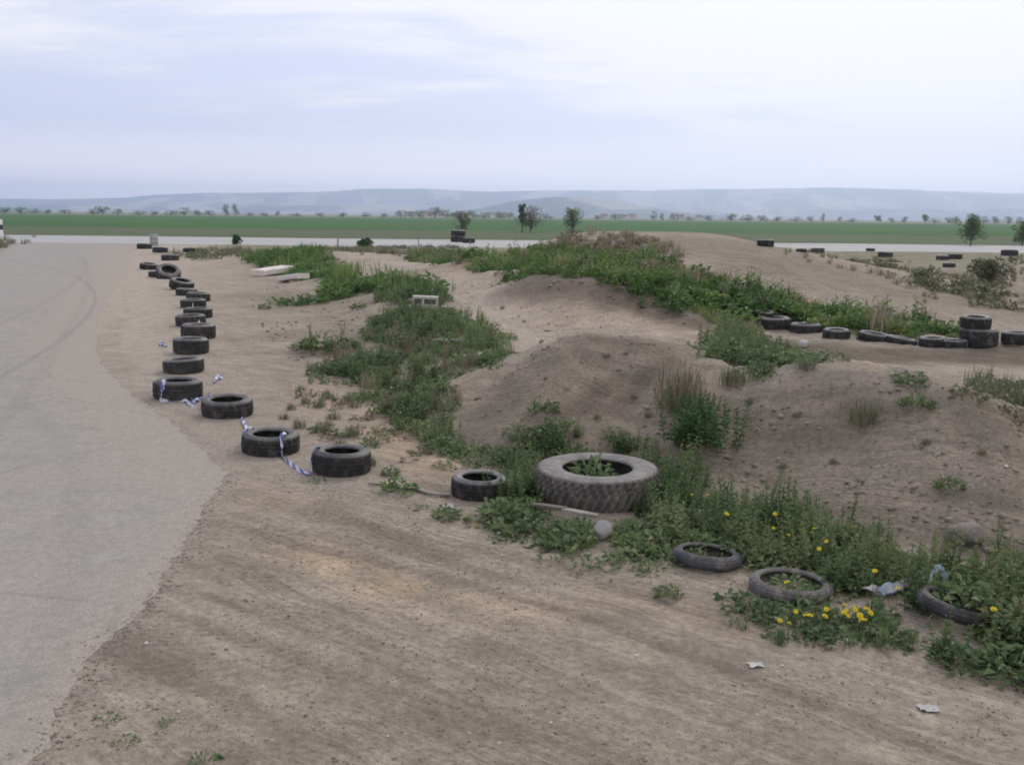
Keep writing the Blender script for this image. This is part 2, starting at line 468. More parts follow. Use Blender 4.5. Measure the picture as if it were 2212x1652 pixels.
M = dict(
    dirt=ground_material(), asphalt=asphalt_material(), road=road_material(),
    crop=field_material('green crop', (.048, .110, .034), (.064, .135, .044), (.006, .05, 1)),
    verge=field_material('rough verge grass', (.085, .120, .062), (.120, .130, .080), (.05, .25, 1), (.065, .095, .045)),
    hills=hill_material(),
    tread=rubber('tyre tread', (.018, .017, .018), (.034, .032, .032), .8, .3),
    wall=rubber('tyre sidewall', (.080, .077, .079), (.120, .115, .115), .6, .40),
    oldtread=rubber('dusty tractor tread', (.085, .078, .070), (.125, .115, .105), .85, .75),
    oldwall=rubber('dusty tractor sidewall', (.110, .105, .102), (.165, .158, .152), .8, .6),
    moto=rubber('grey motorcycle tyre', (.085, .080, .078), (.130, .122, .116), .75, .5),
    motodark=rubber('dark motorcycle tyre', (.04, .04, .045), (.07, .07, .076), .65, .35),
    weed=leafmat('weed leaves', (.070, .112, .048), (.148, .212, .092), (.255, .275, .132), .36),
    lush=leafmat('lush grass leaves', (.050, .112, .032), (.122, .210, .060), (.235, .275, .100), .36),
    dull=leafmat('dull scrub leaves', (.085, .100, .058), (.150, .162, .095), (.27, .24, .155), .3),
    dry=leafmat('dry stalks', (.125, .118, .072), (.215, .185, .125), (.34, .285, .20), .3),
    bush=leafmat('bush leaves', (.036, .085, .030), (.075, .145, .050), (.12, .185, .065), .28),
    stemg=plain('green stem', (.09, .12, .05), (.12, .14, .06)),
    tree=leafmat('tree leaves', (.10, .155, .075), (.155, .225, .105), (.20, .25, .12), .55),
    treebrown=leafmat('budding tree leaves', (.125, .130, .088), (.185, .185, .125), (.23, .22, .15), .5),
    bark=plain('bark', (.09, .075, .06), (.14, .12, .10), 6),
    yellow=plain('yellow petals', (.78, .62, .02), (.85, .70, .04), 20, .6, .05),
    tape=tape_material(),
    white=plain('white paint', (.70, .70, .68), (.80, .80, .78), 4, .6),
    paper=plain('white paper', (.40, .40, .38), (.50, .49, .47), 12, .85),
    board=plain('pale board', (.55, .50, .45), (.68, .63, .58), 7, .8),
    wood=plain('weathered grey wood', (.20, .185, .165), (.33, .31, .285), 18, .9),
    concrete=plain('concrete', (.34, .325, .30), (.44, .42, .39), 14, .95, .4),
    rock=plain('grey brown rock', (.17, .15, .13), (.27, .245, .215), 9, .95, .6),
    stone=plain('pale grey stone', (.27, .26, .25), (.42, .41, .40), 16, .95, .6),
    clod=plain('dry clods', (.16, .135, .112), (.29, .25, .21), 3.1, .97, .4, 'pos'),
    pebble=plain('pale pebble', (.50, .47, .44), (.62, .60, .57), 20, .9),
    black=plain('black rope', (.03, .028, .027), (.06, .055, .05), 20, .8),
    greytape=plain('grey weathered tape', (.30, .295, .29), (.40, .39, .385), 9, .6),
    bluebag=plain('pale blue plastic', (.36, .45, .58), (.46, .54, .66), 9, .4),
    drum=plain('grey metal drum', (.24, .26, .25), (.32, .34, .33), 5, .6),
    plaster=plain('pale plaster', (.50, .45, .40), (.60, .55, .50), .5, .9, 0),
    rooftile=plain('roof tiles', (.17, .115, .10), (.24, .165, .14), .5, .9, 0),
    glass=plain('dark window', (.04, .05, .06), (.06, .07, .08), 1, .3, 0),
)


# ------------------------------------------------------------------ object helpers
def raw_mesh(name, v, f, mats, smooth=False, tint=None, uv=None):
    v = np.asarray(v, dtype=np.float32)
    me = bpy.data.meshes.new(name)
    if isinstance(f, np.ndarray):
        k = f.shape[1]
        me.vertices.add(len(v)); me.vertices.foreach_set('co', v.ravel())
        me.loops.add(f.size); me.loops.foreach_set('vertex_index', f.astype(np.int32).ravel())
        me.polygons.add(len(f)); me.polygons.foreach_set('loop_start', np.arange(0, f.size, k, dtype=np.int32))
        me.update(calc_edges=True)
    else:
        me.from_pydata([tuple(map(float, p)) for p in v], [], f)
        me.update()
    if tint is not None:
        a = me.attributes.new('tint', 'FLOAT', 'POINT')
        a.data.foreach_set('value', np.asarray(tint, np.float32))
    if smooth:
        me.polygons.foreach_set('use_smooth', np.ones(len(me.polygons), bool))
    me.materials.append(mats)
    me.validate()
    return me


def obj(name, me, parent=None, loc=None, kind=None):
    o = bpy.data.objects.new(name, me); COL.objects.link(o)
    if parent is not None:
        o.parent = parent
    if loc is not None:
        o.location = tuple(map(float, loc))
    if kind:
        o['kind'] = kind
    return o


def tag(o, label, cat, group=None):
    o['label'] = label; o['category'] = cat
    if group:
        o['group'] = group
    elif 'group' in o:
        del o['group']
    return o


def thing(name, label, cat, loc=(0, 0, 0), rot=(0, 0, 0), group=None):
    o = bpy.data.objects.new(name, None); COL.objects.link(o)
    o.location = tuple(map(float, loc)); o.rotation_euler = rot
    o.empty_display_size = .2
    return tag(o, label, cat, group)


def dup(root, loc, rot=(0, 0, 0), scale=(1, 1, 1), label=None, group=None, cat=None):
    r = root.copy(); COL.objects.link(r)
    r.location = tuple(map(float, loc)); r.rotation_euler = rot; r.scale = scale
    if label:
        r['label'] = label
    if cat:
        r['category'] = cat
    if group:
        r['group'] = group
    elif 'group' in r:
        del r['group']
    for ch in root.children:
        c = ch.copy(); COL.objects.link(c); c.parent = r
        for g in ch.children:
            d = g.copy(); COL.objects.link(d); d.parent = c
    return r


# ------------------------------------------------------------------ setting: ground sheet
def axis_x():
    xs = [1.0]
    x = 1.0
    while x < 70:
        x += 0.07 + 0.018 * max(0, x - 6); xs.append(x)
    while x < 11000:
        x *= 1.12; xs.append(x)
    L = []
    x = 1.0
    while x > -70:
        x -= 0.07 + 0.018 * max(0, -4 - x); L.append(x)
    while x > -11000:
        x *= 1.12; L.append(x)
    return np.array(L[::-1] + xs)


def axis_y():
    ys = [-60, -40, -25, -15, -10, -6, -3, -1, 0, 1, 2, 2.5]
    y = 2.8
    while y < 100:
        ys.append(y); y += 0.06 + 0.011 * max(0, y - 6)
    while y < 12000:
        ys.append(y); y *= 1.08
    return np.array(ys)


gx, gy = axis_x(), axis_y()
XX, YY = np.meshgrid(gx, gy)
fx, fy = XX.ravel(), YY.ravel()
fz = height(fx, fy)
nx, ny = len(gx), len(gy)
ii = np.arange(nx * ny).reshape(ny, nx)
quads = np.stack([ii[:-1, :-1].ravel(), ii[:-1, 1:].ravel(), ii[1:, 1:].ravel(), ii[1:, :-1].ravel()], 1)
g_me = raw_mesh('ground', np.stack([fx, fy, fz], 1), quads, M['dirt'], True)


def blob_attr(spec):
    """spec: list of (polyline in view, radius m, amount)"""
    s = np.zeros(fx.shape)
    sel = (np.abs(fx) < 70) & (fy > -10) & (fy < 110)
    xs, ys = fx[sel], fy[sel]
    wob = 1 + 0.9 * fbm(xs * 1.1, ys * 1.1, 3, 77)
    acc = np.zeros(xs.shape)
    for pts, r, a in spec:
        w = [tuple(ground(*p)[:2]) for p in pts]
        if len(w) == 1:
            w = w + [(w[0][0] + .01, w[0][1])]
        acc = np.maximum(acc, a * np.clip(1.25 - seg_dist(xs, ys, w) / (r * wob), 0, 1))
    s[sel] = np.clip(acc, 0, 1)
    return s


sand = blob_attr([(((640, 1190), (760, 1235), (860, 1275)), .35, .9), (((980, 1300), (1200, 1320)), .3, .5), (((820, 930), (900, 990), (940, 1010)), .6, .8), (((860, 830), (960, 850)), .6, .6),
                  (((700, 840), (800, 900)), .8, .45), (((1010, 590), (1000, 570)), 1.2, .55), (((1250, 680), (1400, 690), (1530, 725)), 1.0, .55), (((1100, 660), (1200, 650)), 1.0, .3),
                  (((600, 1080), (560, 1060)), .4, .35), (((1640, 745), (1740, 775), (1900, 800)), .4, .35), (((1300, 1290), (1600, 1350)), .25, .35), (((2100, 800), (2212, 800)), .4, .4)])
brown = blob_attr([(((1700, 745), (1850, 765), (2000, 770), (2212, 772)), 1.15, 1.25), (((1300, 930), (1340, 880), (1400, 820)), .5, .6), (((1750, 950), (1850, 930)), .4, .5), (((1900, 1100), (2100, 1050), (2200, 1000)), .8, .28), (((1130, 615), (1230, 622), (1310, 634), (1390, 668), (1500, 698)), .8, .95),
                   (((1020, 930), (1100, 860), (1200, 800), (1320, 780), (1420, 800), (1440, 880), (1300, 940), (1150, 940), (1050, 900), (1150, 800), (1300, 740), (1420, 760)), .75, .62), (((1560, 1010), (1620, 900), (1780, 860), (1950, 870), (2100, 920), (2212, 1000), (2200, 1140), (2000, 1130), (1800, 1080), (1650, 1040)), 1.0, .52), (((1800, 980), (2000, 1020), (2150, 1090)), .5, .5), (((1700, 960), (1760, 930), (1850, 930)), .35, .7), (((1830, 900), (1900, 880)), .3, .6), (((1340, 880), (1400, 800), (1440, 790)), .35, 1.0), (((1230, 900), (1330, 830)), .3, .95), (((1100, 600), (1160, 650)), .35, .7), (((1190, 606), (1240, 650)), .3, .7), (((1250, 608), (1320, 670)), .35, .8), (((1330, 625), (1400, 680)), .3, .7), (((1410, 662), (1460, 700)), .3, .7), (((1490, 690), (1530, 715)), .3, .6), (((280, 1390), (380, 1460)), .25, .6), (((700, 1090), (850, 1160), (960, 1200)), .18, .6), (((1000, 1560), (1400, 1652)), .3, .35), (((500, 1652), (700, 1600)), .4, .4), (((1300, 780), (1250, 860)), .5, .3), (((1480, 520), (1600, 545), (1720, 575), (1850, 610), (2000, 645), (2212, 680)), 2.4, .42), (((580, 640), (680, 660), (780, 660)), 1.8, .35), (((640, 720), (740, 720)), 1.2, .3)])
gr = np.zeros(fx.shape)
gr = np.maximum(gr, .55 * sstep(45, 60, fy) * (fx > 10) * (fy < 86))
gr = np.maximum(gr, .75 * sstep(62, 72, fy) * (fx > -24) * (fy < 88))
gr = np.maximum(gr, 1.0 * (fx < -38) * (fy > 40) * (fy < 110) * (~inside(fx, fy, lot_poly)))
gr = np.maximum(gr, (fy > 112) * 1.0)
ruts = rut_amount(fx, fy)
# dust arcs swept by turning wheels beside the tyre row
for a, b, c in (((205, 740), (225, 810), (320, 868)), ((265, 690), (270, 790), (330, 850)), ((245, 700), (250, 800), (325, 858)), ((470, 690), (530, 760), (640, 850)), ((600, 1075), (720, 1110), (900, 1180))):
    ux, uy, r = circ(at_z(*a), at_z(*b), at_z(*c))
    pa, pb = at_z(*a), at_z(*c)
    dd = np.abs(np.hypot(fx - ux, fy - uy) - r)
    box = (fy > min(pa[1], pb[1]) - .3) & (fy < max(pa[1], pb[1]) + 1.5) & (fx > min(pa[0], pb[0]) - .4) & (fx < max(pa[0], pb[0]) + .6)
    ruts = np.maximum(ruts, .45 * np.exp(-(dd / .12) ** 2) * box * sstep(.25, .6, vnoise(fx * 1.2, fy * 1.2, 91)))
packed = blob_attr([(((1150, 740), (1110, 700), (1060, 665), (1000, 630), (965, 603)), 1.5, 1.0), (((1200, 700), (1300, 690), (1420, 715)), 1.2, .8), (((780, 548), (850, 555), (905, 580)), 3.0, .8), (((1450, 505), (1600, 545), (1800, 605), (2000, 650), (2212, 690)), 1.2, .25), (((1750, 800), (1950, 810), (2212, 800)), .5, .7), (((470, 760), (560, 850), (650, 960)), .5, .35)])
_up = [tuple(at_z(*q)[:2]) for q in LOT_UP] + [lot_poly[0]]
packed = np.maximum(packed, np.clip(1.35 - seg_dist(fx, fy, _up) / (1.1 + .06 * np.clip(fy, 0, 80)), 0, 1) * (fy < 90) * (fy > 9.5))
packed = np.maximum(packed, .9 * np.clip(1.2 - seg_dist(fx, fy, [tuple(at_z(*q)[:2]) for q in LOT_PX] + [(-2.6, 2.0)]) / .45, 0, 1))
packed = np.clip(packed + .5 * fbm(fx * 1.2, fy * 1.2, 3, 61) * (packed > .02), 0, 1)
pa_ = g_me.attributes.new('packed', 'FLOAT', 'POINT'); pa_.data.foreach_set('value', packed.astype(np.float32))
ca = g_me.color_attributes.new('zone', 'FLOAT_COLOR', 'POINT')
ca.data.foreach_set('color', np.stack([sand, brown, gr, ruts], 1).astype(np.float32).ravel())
obj('ground', g_me, kind='structure')


# paved lot: one thin sheet 4 mm above the ground, dusty towards its ragged edge
def lot_mesh():
    pts = []
    n = len(lot_poly)
    for i in range(n):
        a, b = np.array(lot_poly[i]), np.array(lot_poly[(i + 1) % n])
        L = np.linalg.norm(b - a)
        step = 0.03 if max(a[1], b[1]) < 30 and a[1] > 3 and a[0] > -9 else 1.2
        k = max(1, int(L / step))
        for j in range(k):
            pts.append(a + (b - a) * j / k)
    pts = np.array(pts)
    j = fbm(pts[:, 0] * 3, pts[:, 1] * 3, 4, 31)
    k2 = fbm(pts[:, 0] * 3 + 50, pts[:, 1] * 3, 4, 33)
    amp = np.where((pts[:, 1] > 3) & (pts[:, 1] < 30) & (pts[:, 0] > -9), .15, 0)
    j = j + .75 * fbm(pts[:, 0] * 13, pts[:, 1] * 13, 3, 35); k2 = k2 + .75 * fbm(pts[:, 0] * 13 + 9, pts[:, 1] * 13, 3, 36)
    outer = pts + np.stack([j, k2], 1) * amp[:, None]
    # coarse interior grid carries the dust attribute
    import bmesh
    bm = bmesh.new()
    vs = [bm.verts.new((p[0], p[1], 0.004)) for p in outer]
    bm.faces.new(vs)
    bmesh.ops.triangulate(bm, faces=bm.faces[:])
    for X in list(np.arange(-9, -2, .5)) + list(np.arange(-45, -9, 4)):
        bmesh.ops.bisect_plane(bm, geom=bm.verts[:] + bm.edges[:] + bm.faces[:], plane_co=(X, 0, 0), plane_no=(1, 0, 0))
    for Y in list(np.arange(4, 24, .5)) + list(np.arange(24, 110, 4)):
        bmesh.ops.bisect_plane(bm, geom=bm.verts[:] + bm.edges[:] + bm.faces[:], plane_co=(0, Y, 0), plane_no=(0, 1, 0))
    me = bpy.data.meshes.new('asphalt_lot')
    bm.normal_update()
    for f in bm.faces:
        if f.normal.z < 0:
            f.normal_flip()
    be = [e for e in bm.edges if e.is_boundary]
    ex = bmesh.ops.extrude_edge_only(bm, edges=be)
    for v in ex['geom']:
        if isinstance(v, bmesh.types.BMVert):
            v.co.z = -0.03
    bmesh.ops.recalc_face_normals(bm, faces=bm.faces[:])
    bm.to_mesh(me); bm.free()
    co = np.zeros(len(me.vertices) * 3, np.float32); me.vertices.foreach_get('co', co); co = co.reshape(-1, 3)
    lower = [tuple(at_z(*p)[:2]) for p in LOT_PX]
    upper = [tuple(at_z(*p)[:2]) for p in LOT_UP] + [lower[0]]
    d1, d2 = seg_dist(co[:, 0], co[:, 1], lower), seg_dist(co[:, 0], co[:, 1], upper)
    dust = np.maximum(np.clip(.98 - d1 / .55, 0, 1), np.clip(1.05 - d2 / (1.3 + .05 * co[:, 1]), 0, 1))
    a = me.attributes.new('dust', 'FLOAT', 'POINT'); a.data.foreach_set('value', dust.astype(np.float32))
    me.materials.append(M['asphalt'])
    return me


obj('asphalt_lot', lot_mesh(), kind='structure')


def sheet(name, pts, z, mat, nx=1):
    v = [(x, y, z) for x, y in pts]
    return obj(name, raw_mesh(name, v, [tuple(range(len(v)))], mat), kind='structure')


def wavy(x0, x1, y, amp, n=160, seed=3, slope=0.0):
    xs = np.linspace(x0, x1, n)
    return list(zip(xs, y + slope * xs + amp * 2 * fbm(xs * .08, xs * 0 + 2.2, 3, seed)))


low = wavy(-300, 300, 88.5, 2.6, 300, 3)
high = wavy(-300, 300, 115.0, 1.2, 300, 4)
sheet('road', low + high[::-1], 0.006, M['road'])
v0 = wavy(-900, 900, 116.5, 1.5, 300, 5); v1 = wavy(-900, 900, 182, 3.0, 300, 6)
sheet('grass_verge', v0 + v1[::-1], 0.02, M['verge'])
c0 = wavy(-2500, 2500, 183, 3.0, 300, 6); c1 = wavy(-2500, 2500, 800, 30, 300, 8)
sheet('crop_field', c0 + c1[::-1], 0.03, M['crop'])


# hills
def hill(prof, Y, depth, base=-5, seed=1, rough=6.0):
    """prof: (px, py) skyline points; a ridge of real height and depth at distance Y"""
    pw = np.array([at_y(px, py, Y) for px, py in prof])
    xs = np.linspace(pw[0, 0], pw[-1, 0], 260)
    top = np.interp(xs, pw[:, 0], pw[:, 2])
    k = np.ones(9) / 9
    top = np.convolve(np.pad(top, 4, mode='edge'), k, 'valid') + rough * 2 * fbm(xs * .004, xs * 0 + seed, 4, seed)
    rows = np.linspace(-1, 1, 26)
    V = []
    for r in rows:
        prof_s = np.cos(r * math.pi / 2) ** 1.3
        y = Y + r * depth + depth * .25 * fbm(xs * .0007, xs * 0 + r * 2, 3, seed + 3)
        z = base + (top - base) * prof_s * (1 + (.22 * fbm(xs * .002, xs * 0 + r * 4, 3, seed + 9) if abs(r) > .12 else 0))
        V.append(np.stack([xs, y, z], 1))
    V = np.concatenate(V)
    n = len(xs); I = np.arange(len(V)).reshape(len(rows), n)
    Q = np.stack([I[:-1, :-1].ravel(), I[:-1, 1:].ravel(), I[1:, 1:].ravel(), I[1:, :-1].ravel()], 1)
    return obj('hills', raw_mesh('hills', V, Q, M['hills'], True), kind='structure')


hill([(-900, 425), (-200, 425), (0, 430), (200, 429), (370, 425), (400, 416), (600, 417), (760, 412), (860, 408), (960, 410), (1050, 416), (1150, 413), (1250, 412), (1400, 413), (1550, 409), (1700, 408), (1800, 405), (1900, 408), (2050, 415), (2212, 419), (2700, 424), (3200, 430)], 8200, 1500, seed=1)
hill([(940, 462), (1040, 450), (1100, 437), (1180, 427), (1260, 425), (1320, 434), (1400, 450), (1460, 458), (1560, 468)], 4600, 500, seed=4, rough=3)
hill([(-900, 447), (0, 441), (250, 444), (420, 447), (600, 446), (800, 441), (960, 446), (1150, 452), (1400, 446), (1700, 455), (1900, 452), (2212, 452), (3000, 458)], 6200, 600, seed=7, rough=4)


# ------------------------------------------------------------------ haze
def box_mesh(name, lo, hi, mat):
    v = [(x, y, z) for x in (lo[0], hi[0]) for y in (lo[1], hi[1]) for z in (lo[2], hi[2])]
    f = [(0, 1, 3, 2), (4, 6, 7, 5), (0, 4, 5, 1), (2, 3, 7, 6), (0, 2, 6, 4), (1, 5, 7, 3)]
    return raw_mesh(name, v, f, mat)


hz = bpy.data.materials.new('haze'); hz.use_nodes = True
ht = hz.node_tree; ht.nodes.clear()
ho = ht.nodes.new('ShaderNodeOutputMaterial'); hv = ht.nodes.new('ShaderNodeVolumePrincipled')
hv.inputs['Color'].default_value = (.66, .775, 1.0, 1); hv.inputs['Density'].default_value = 0.00020
hv.inputs['Anisotropy'].default_value = 0.65
ht.links.new(hv.outputs[0], ho.inputs['Volume'])
obj('haze', box_mesh('haze', (-14000, -120, -8), (14000, 10800, 275), hz), kind='stuff')


# ------------------------------------------------------------------ plants
def leaves(P, D, L, W, rng, droop=.25):
    n = len(P)
    D = D / (np.linalg.norm(D, axis=1, keepdims=True) + 1e-9)
    up = np.tile([0, 0, 1.0], (n, 1)) + rng.normal(0, .35, (n, 3))
    S = np.cross(D, up); S /= (np.linalg.norm(S, axis=1, keepdims=True) + 1e-9)
    N = np.cross(S, D)
    L = np.asarray(L)[:, None]; W = np.asarray(W)[:, None]
    tip = P + D * L - np.array([0, 0, 1]) * L * droop
    mid = P + D * L * .48
    a = mid + S * W * .5 + N * W * .18
    b = mid - S * W * .5 + N * W * .18
    V = np.stack([P, a, tip, b], 1).reshape(-1, 3)
    k = np.arange(n)[:, None] * 4
    T = np.concatenate([k + np.array([[0, 1, 2]]), k + np.array([[0, 2, 3]])], 0)
    return V, T


def stems(A, B, r):
    """three-sided tapering stems from A to B"""
    n = len(A)
    D = B - A; D = D / (np.linalg.norm(D, axis=1, keepdims=True) + 1e-9)
    S = np.cross(D, np.array([.3, .8, .1])); S /= (np.linalg.norm(S, axis=1, keepdims=True) + 1e-9)
    Q = np.cross(D, S)
    V = []
    for ang in (0, 2.094, 4.189):
        o = S * math.cos(ang) + Q * math.sin(ang)
        V += [A + o * r, B + o * r * .4]
    V = np.stack(V, 1).reshape(-1, 3)
    k = np.arange(n)[:, None] * 6
    T = np.concatenate([k + np.array([t]) for t in ((0, 2, 3), (0, 3, 1), (2, 4, 5), (2, 5, 3), (4, 0, 1), (4, 1, 5))], 0)
    return V, T


def join(parts):
    V, T, C, o = [], [], [], 0
    for v, t, c in parts:
        V.append(v); T.append(t + o); C.append(np.full(len(v), c) if np.isscalar(c) else c); o += len(v)
    return np.concatenate(V), np.concatenate(T), np.concatenate(C)


def p_upright(seed, h=.5, ns=5, spread=.14, nl=16, ll=.085, lw=.036):
    """upright weed: several stems with spiralling leaves"""
    r = np.random.default_rng(seed)
    parts, sp = [], []
    for k in range(ns):
        a = r.uniform(0, 6.28); lean = r.uniform(.05, .45)
        hh = h * r.uniform(.55, 1.0)
        A = np.array([r.normal(0, spread * .4), r.normal(0, spread * .4), 0])
        B = A + np.array([math.cos(a) * lean * hh * .6, math.sin(a) * lean * hh * .6, hh])
        sp.append((A, B))
        t = np.linspace(.08, 1, nl) + r.normal(0, .02, nl)
        P = A + (B - A) * t[:, None]
        az = np.arange(nl) * 2.4 + r.uniform(0, 6)
        el = .35 + .7 * t
        D = np.stack([np.cos(az) * np.cos(el), np.sin(az) * np.cos(el), np.sin(el) * .8], 1)
        s = (1.15 - .6 * t) * r.uniform(.7, 1.2, nl)
        V, T = leaves(P, D, ll * s, lw * s, r, .3)
        parts.append((V, T, np.repeat(np.clip(r.normal(.45, .18, nl) + .15 * t, 0, 1), 4)))
    SV = stems(np.array([s[0] for s in sp]), np.array([s[1] for s in sp]), .006 * max(.6, h / .5))
    return join(parts), SV


def p_low(seed, rad_=.2, h=.16, n=70, ll=.08, lw=.04):
    """low spreading leafy weed"""
    r = np.random.default_rng(seed)
    az = r.uniform(0, 6.28, n); q = np.sqrt(r.uniform(0, 1, n)) * rad_
    P = np.stack([np.cos(az) * q, np.sin(az) * q, h * r.uniform(.05, 1, n) * (1 - .6 * (q / rad_) ** 2)], 1)
    el = r.uniform(.0, 1.0, n)
    D = np.stack([np.cos(az + r.normal(0, .7, n)) * np.cos(el), np.sin(az + r.normal(0, .7, n)) * np.cos(el), np.sin(el)], 1)
    s = r.uniform(.6, 1.25, n)
    V, T = leaves(P, D, ll * s, lw * s, r, .25)
    st = r.choice(n, 10, replace=False)
    return (V, T, np.repeat(np.clip(r.normal(.42, .2, n), 0, 1), 4)), stems(np.zeros((10, 3)) + P[st] * .2 * np.array([1, 1, 0]), P[st], .004)


def p_grass(seed, h=.3, n=46, spread=.10, w=.010, lean=.55):
    r = np.random.default_rng(seed)
    az = r.uniform(0, 6.28, n)
    B = np.stack([r.normal(0, spread * .5, n), r.normal(0, spread * .5, n), np.zeros(n)], 1)
    hh = h * r.uniform(.45, 1.0, n); le = lean * r.uniform(.1, 1, n)
    o = np.stack([np.cos(az), np.sin(az), np.zeros(n)], 1)
    s = np.stack([-np.sin(az), np.cos(az), np.zeros(n)], 1) * (w * r.uniform(.6, 1.3, n))[:, None]
    m = B + o * (hh * le * .35)[:, None] + np.array([0, 0, 1]) * (hh * .6)[:, None]
    t = B + o * (hh * le)[:, None] + np.array([0, 0, 1]) * hh[:, None]
    V = np.stack([B - s * .6, B + s * .6, m + s * .5, m - s * .5, t], 1).reshape(-1, 3)
    k = np.arange(n)[:, None] * 5
    T = np.concatenate([k + np.array([x]) for x in ((0, 1, 2), (0, 2, 3), (3, 2, 4))], 0)
    return (V, T, np.repeat(np.clip(r.normal(.5, .2, n), 0, 1), 5)), None


def full(p):
    (V, T, C), S = p
    if S is None:
        return V, T, C
    return join([(V, T, C), (S[0], S[1], .55)])


UPR = [full(p_upright(100 + k, .46, 6, .18, 20, .084, .040)) for k in range(5)]
UPT = [full(p_upright(120 + k, .60, 3, .10, 22, .085, .034)) for k in range(3)]
LOW = [full(p_low(200 + k, .20, .15, 84, .072, .036)) for k in range(5)]
LOWS = [full(p_low(230 + k, .11, .07, 26, .06, .032)) for k in range(4)]
GRA = [full(p_grass(300 + k, .30, 44, .13, .009)) for k in range(4)]
GRB = [full(p_grass(330 + k, .42, 40, .22, .016, .7)) for k in range(4)]
# coarser plants for the banks farther off
CUP = [full(p_upright(400 + k, .50, 5, .25, 8, .17, .085)) for k in range(4)]
CLO = [full(p_low(430 + k, .30, .24, 40, .16, .09)) for k in range(4)]


def scatter(pts, protos, s0, s1, rng, tvar=.14, tmean=0.0, zs=(.8, 1.25)):
    V, T, C, o = [], [], [], 0
    for p in pts:
        v, t, c = protos[rng.integers(len(protos))]
        a = rng.uniform(0, 6.28); s = rng.uniform(s0, s1)
        R = np.array([[math.cos(a), -math.sin(a), 0], [math.sin(a), math.cos(a), 0], [0, 0, 1]]) * s
        R[2] *= rng.uniform(*zs)
        R[2, :2] += rng.normal(0, .06, 2)
        V.append(v @ R.T + p); T.append(t + o); o += len(v)
        dr = (vnoise(np.array([p[0] * .9]), np.array([p[1] * .9]), 55)[0] - .5) * .55
        C.append(np.clip(c + dr + rng.normal(tmean, tvar), 0, 1))
    return V, T, C


def region(poly, dens, seed, patch=0.0, pscale=1.0):
    """random plant positions on the terrain inside a region given by its outline in view"""
    w = [tuple(ground(*p)[:2]) for p in poly]
    A = np.array(w); lo, hi = A.min(0), A.max(0)
    r = np.random.default_rng(seed)
    n = int((hi[0] - lo[0]) * (hi[1] - lo[1]) * dens)
    x = r.uniform(lo[0], hi[0], n); y = r.uniform(lo[1], hi[1], n)
    edge = .22 * (1 + y / 30)
    jx, jy = x + r.normal(0, 1, n) * edge * .6, y + r.normal(0, 1, n) * edge * .6
    k = inside(jx, jy, w)
    if patch > 0:
        k &= (vnoise(x * pscale, y * pscale, seed) * .65 + vnoise(x * pscale * 2.7, y * pscale * 2.7, seed + 1) * .35) > patch
    x, y = x[k], y[k]
    return np.stack([x, y, height(x, y) - .012], 1)


# keep-out discs where tyres and other solid things lie (x, y, r); filled below before planting
KEEP = []


def clear(pts, m=1.0):
    if len(pts) == 0:
        return pts
    k = np.ones(len(pts), bool)
    for x, y, r in KEEP:
        k &= np.hypot(pts[:, 0] - x, pts[:, 1] - y) > r * m
    return pts[k]


def stuff(name, layers, mat):
    """layers: (points, prototypes, smin, smax, tint mean)"""
    V, T, C, o = [], [], [], 0
    for i, (pts, pr, s0, s1, tm) in enumerate(layers):
        v, t, c = scatter(pts, pr, s0, s1, np.random.default_rng(900 + i + len(name)), .14, tm)
        n = sum(len(q) for q in v)
        V += v; C += c; T += [q + o for q in t]; o += n
    if not V:
        return None
    return obj(name, raw_mesh(name, np.concatenate(V), np.concatenate(T), mat, tint=np.concatenate(C)), kind='stuff')


# ------------------------------------------------------------------ tyres
def lathe(prof, n, mod=None, closed=False):
    V = []
    for j, (r, z) in enumerate(prof):
        for i in range(n):
            a = 2 * math.pi * i / n
            rr, zz = (r, z) if mod is None else mod(i, j, r, z)
            V.append((rr * math.cos(a), rr * math.sin(a), zz))
    Fc = []
    m = len(prof)
    for j in range(m if closed else m - 1):
        j2 = (j + 1) % m
        for i in range(n):
            i2 = (i + 1) % n
            Fc.append((j * n + i, j * n + i2, j2 * n + i2, j2 * n + i))
    return V, Fc


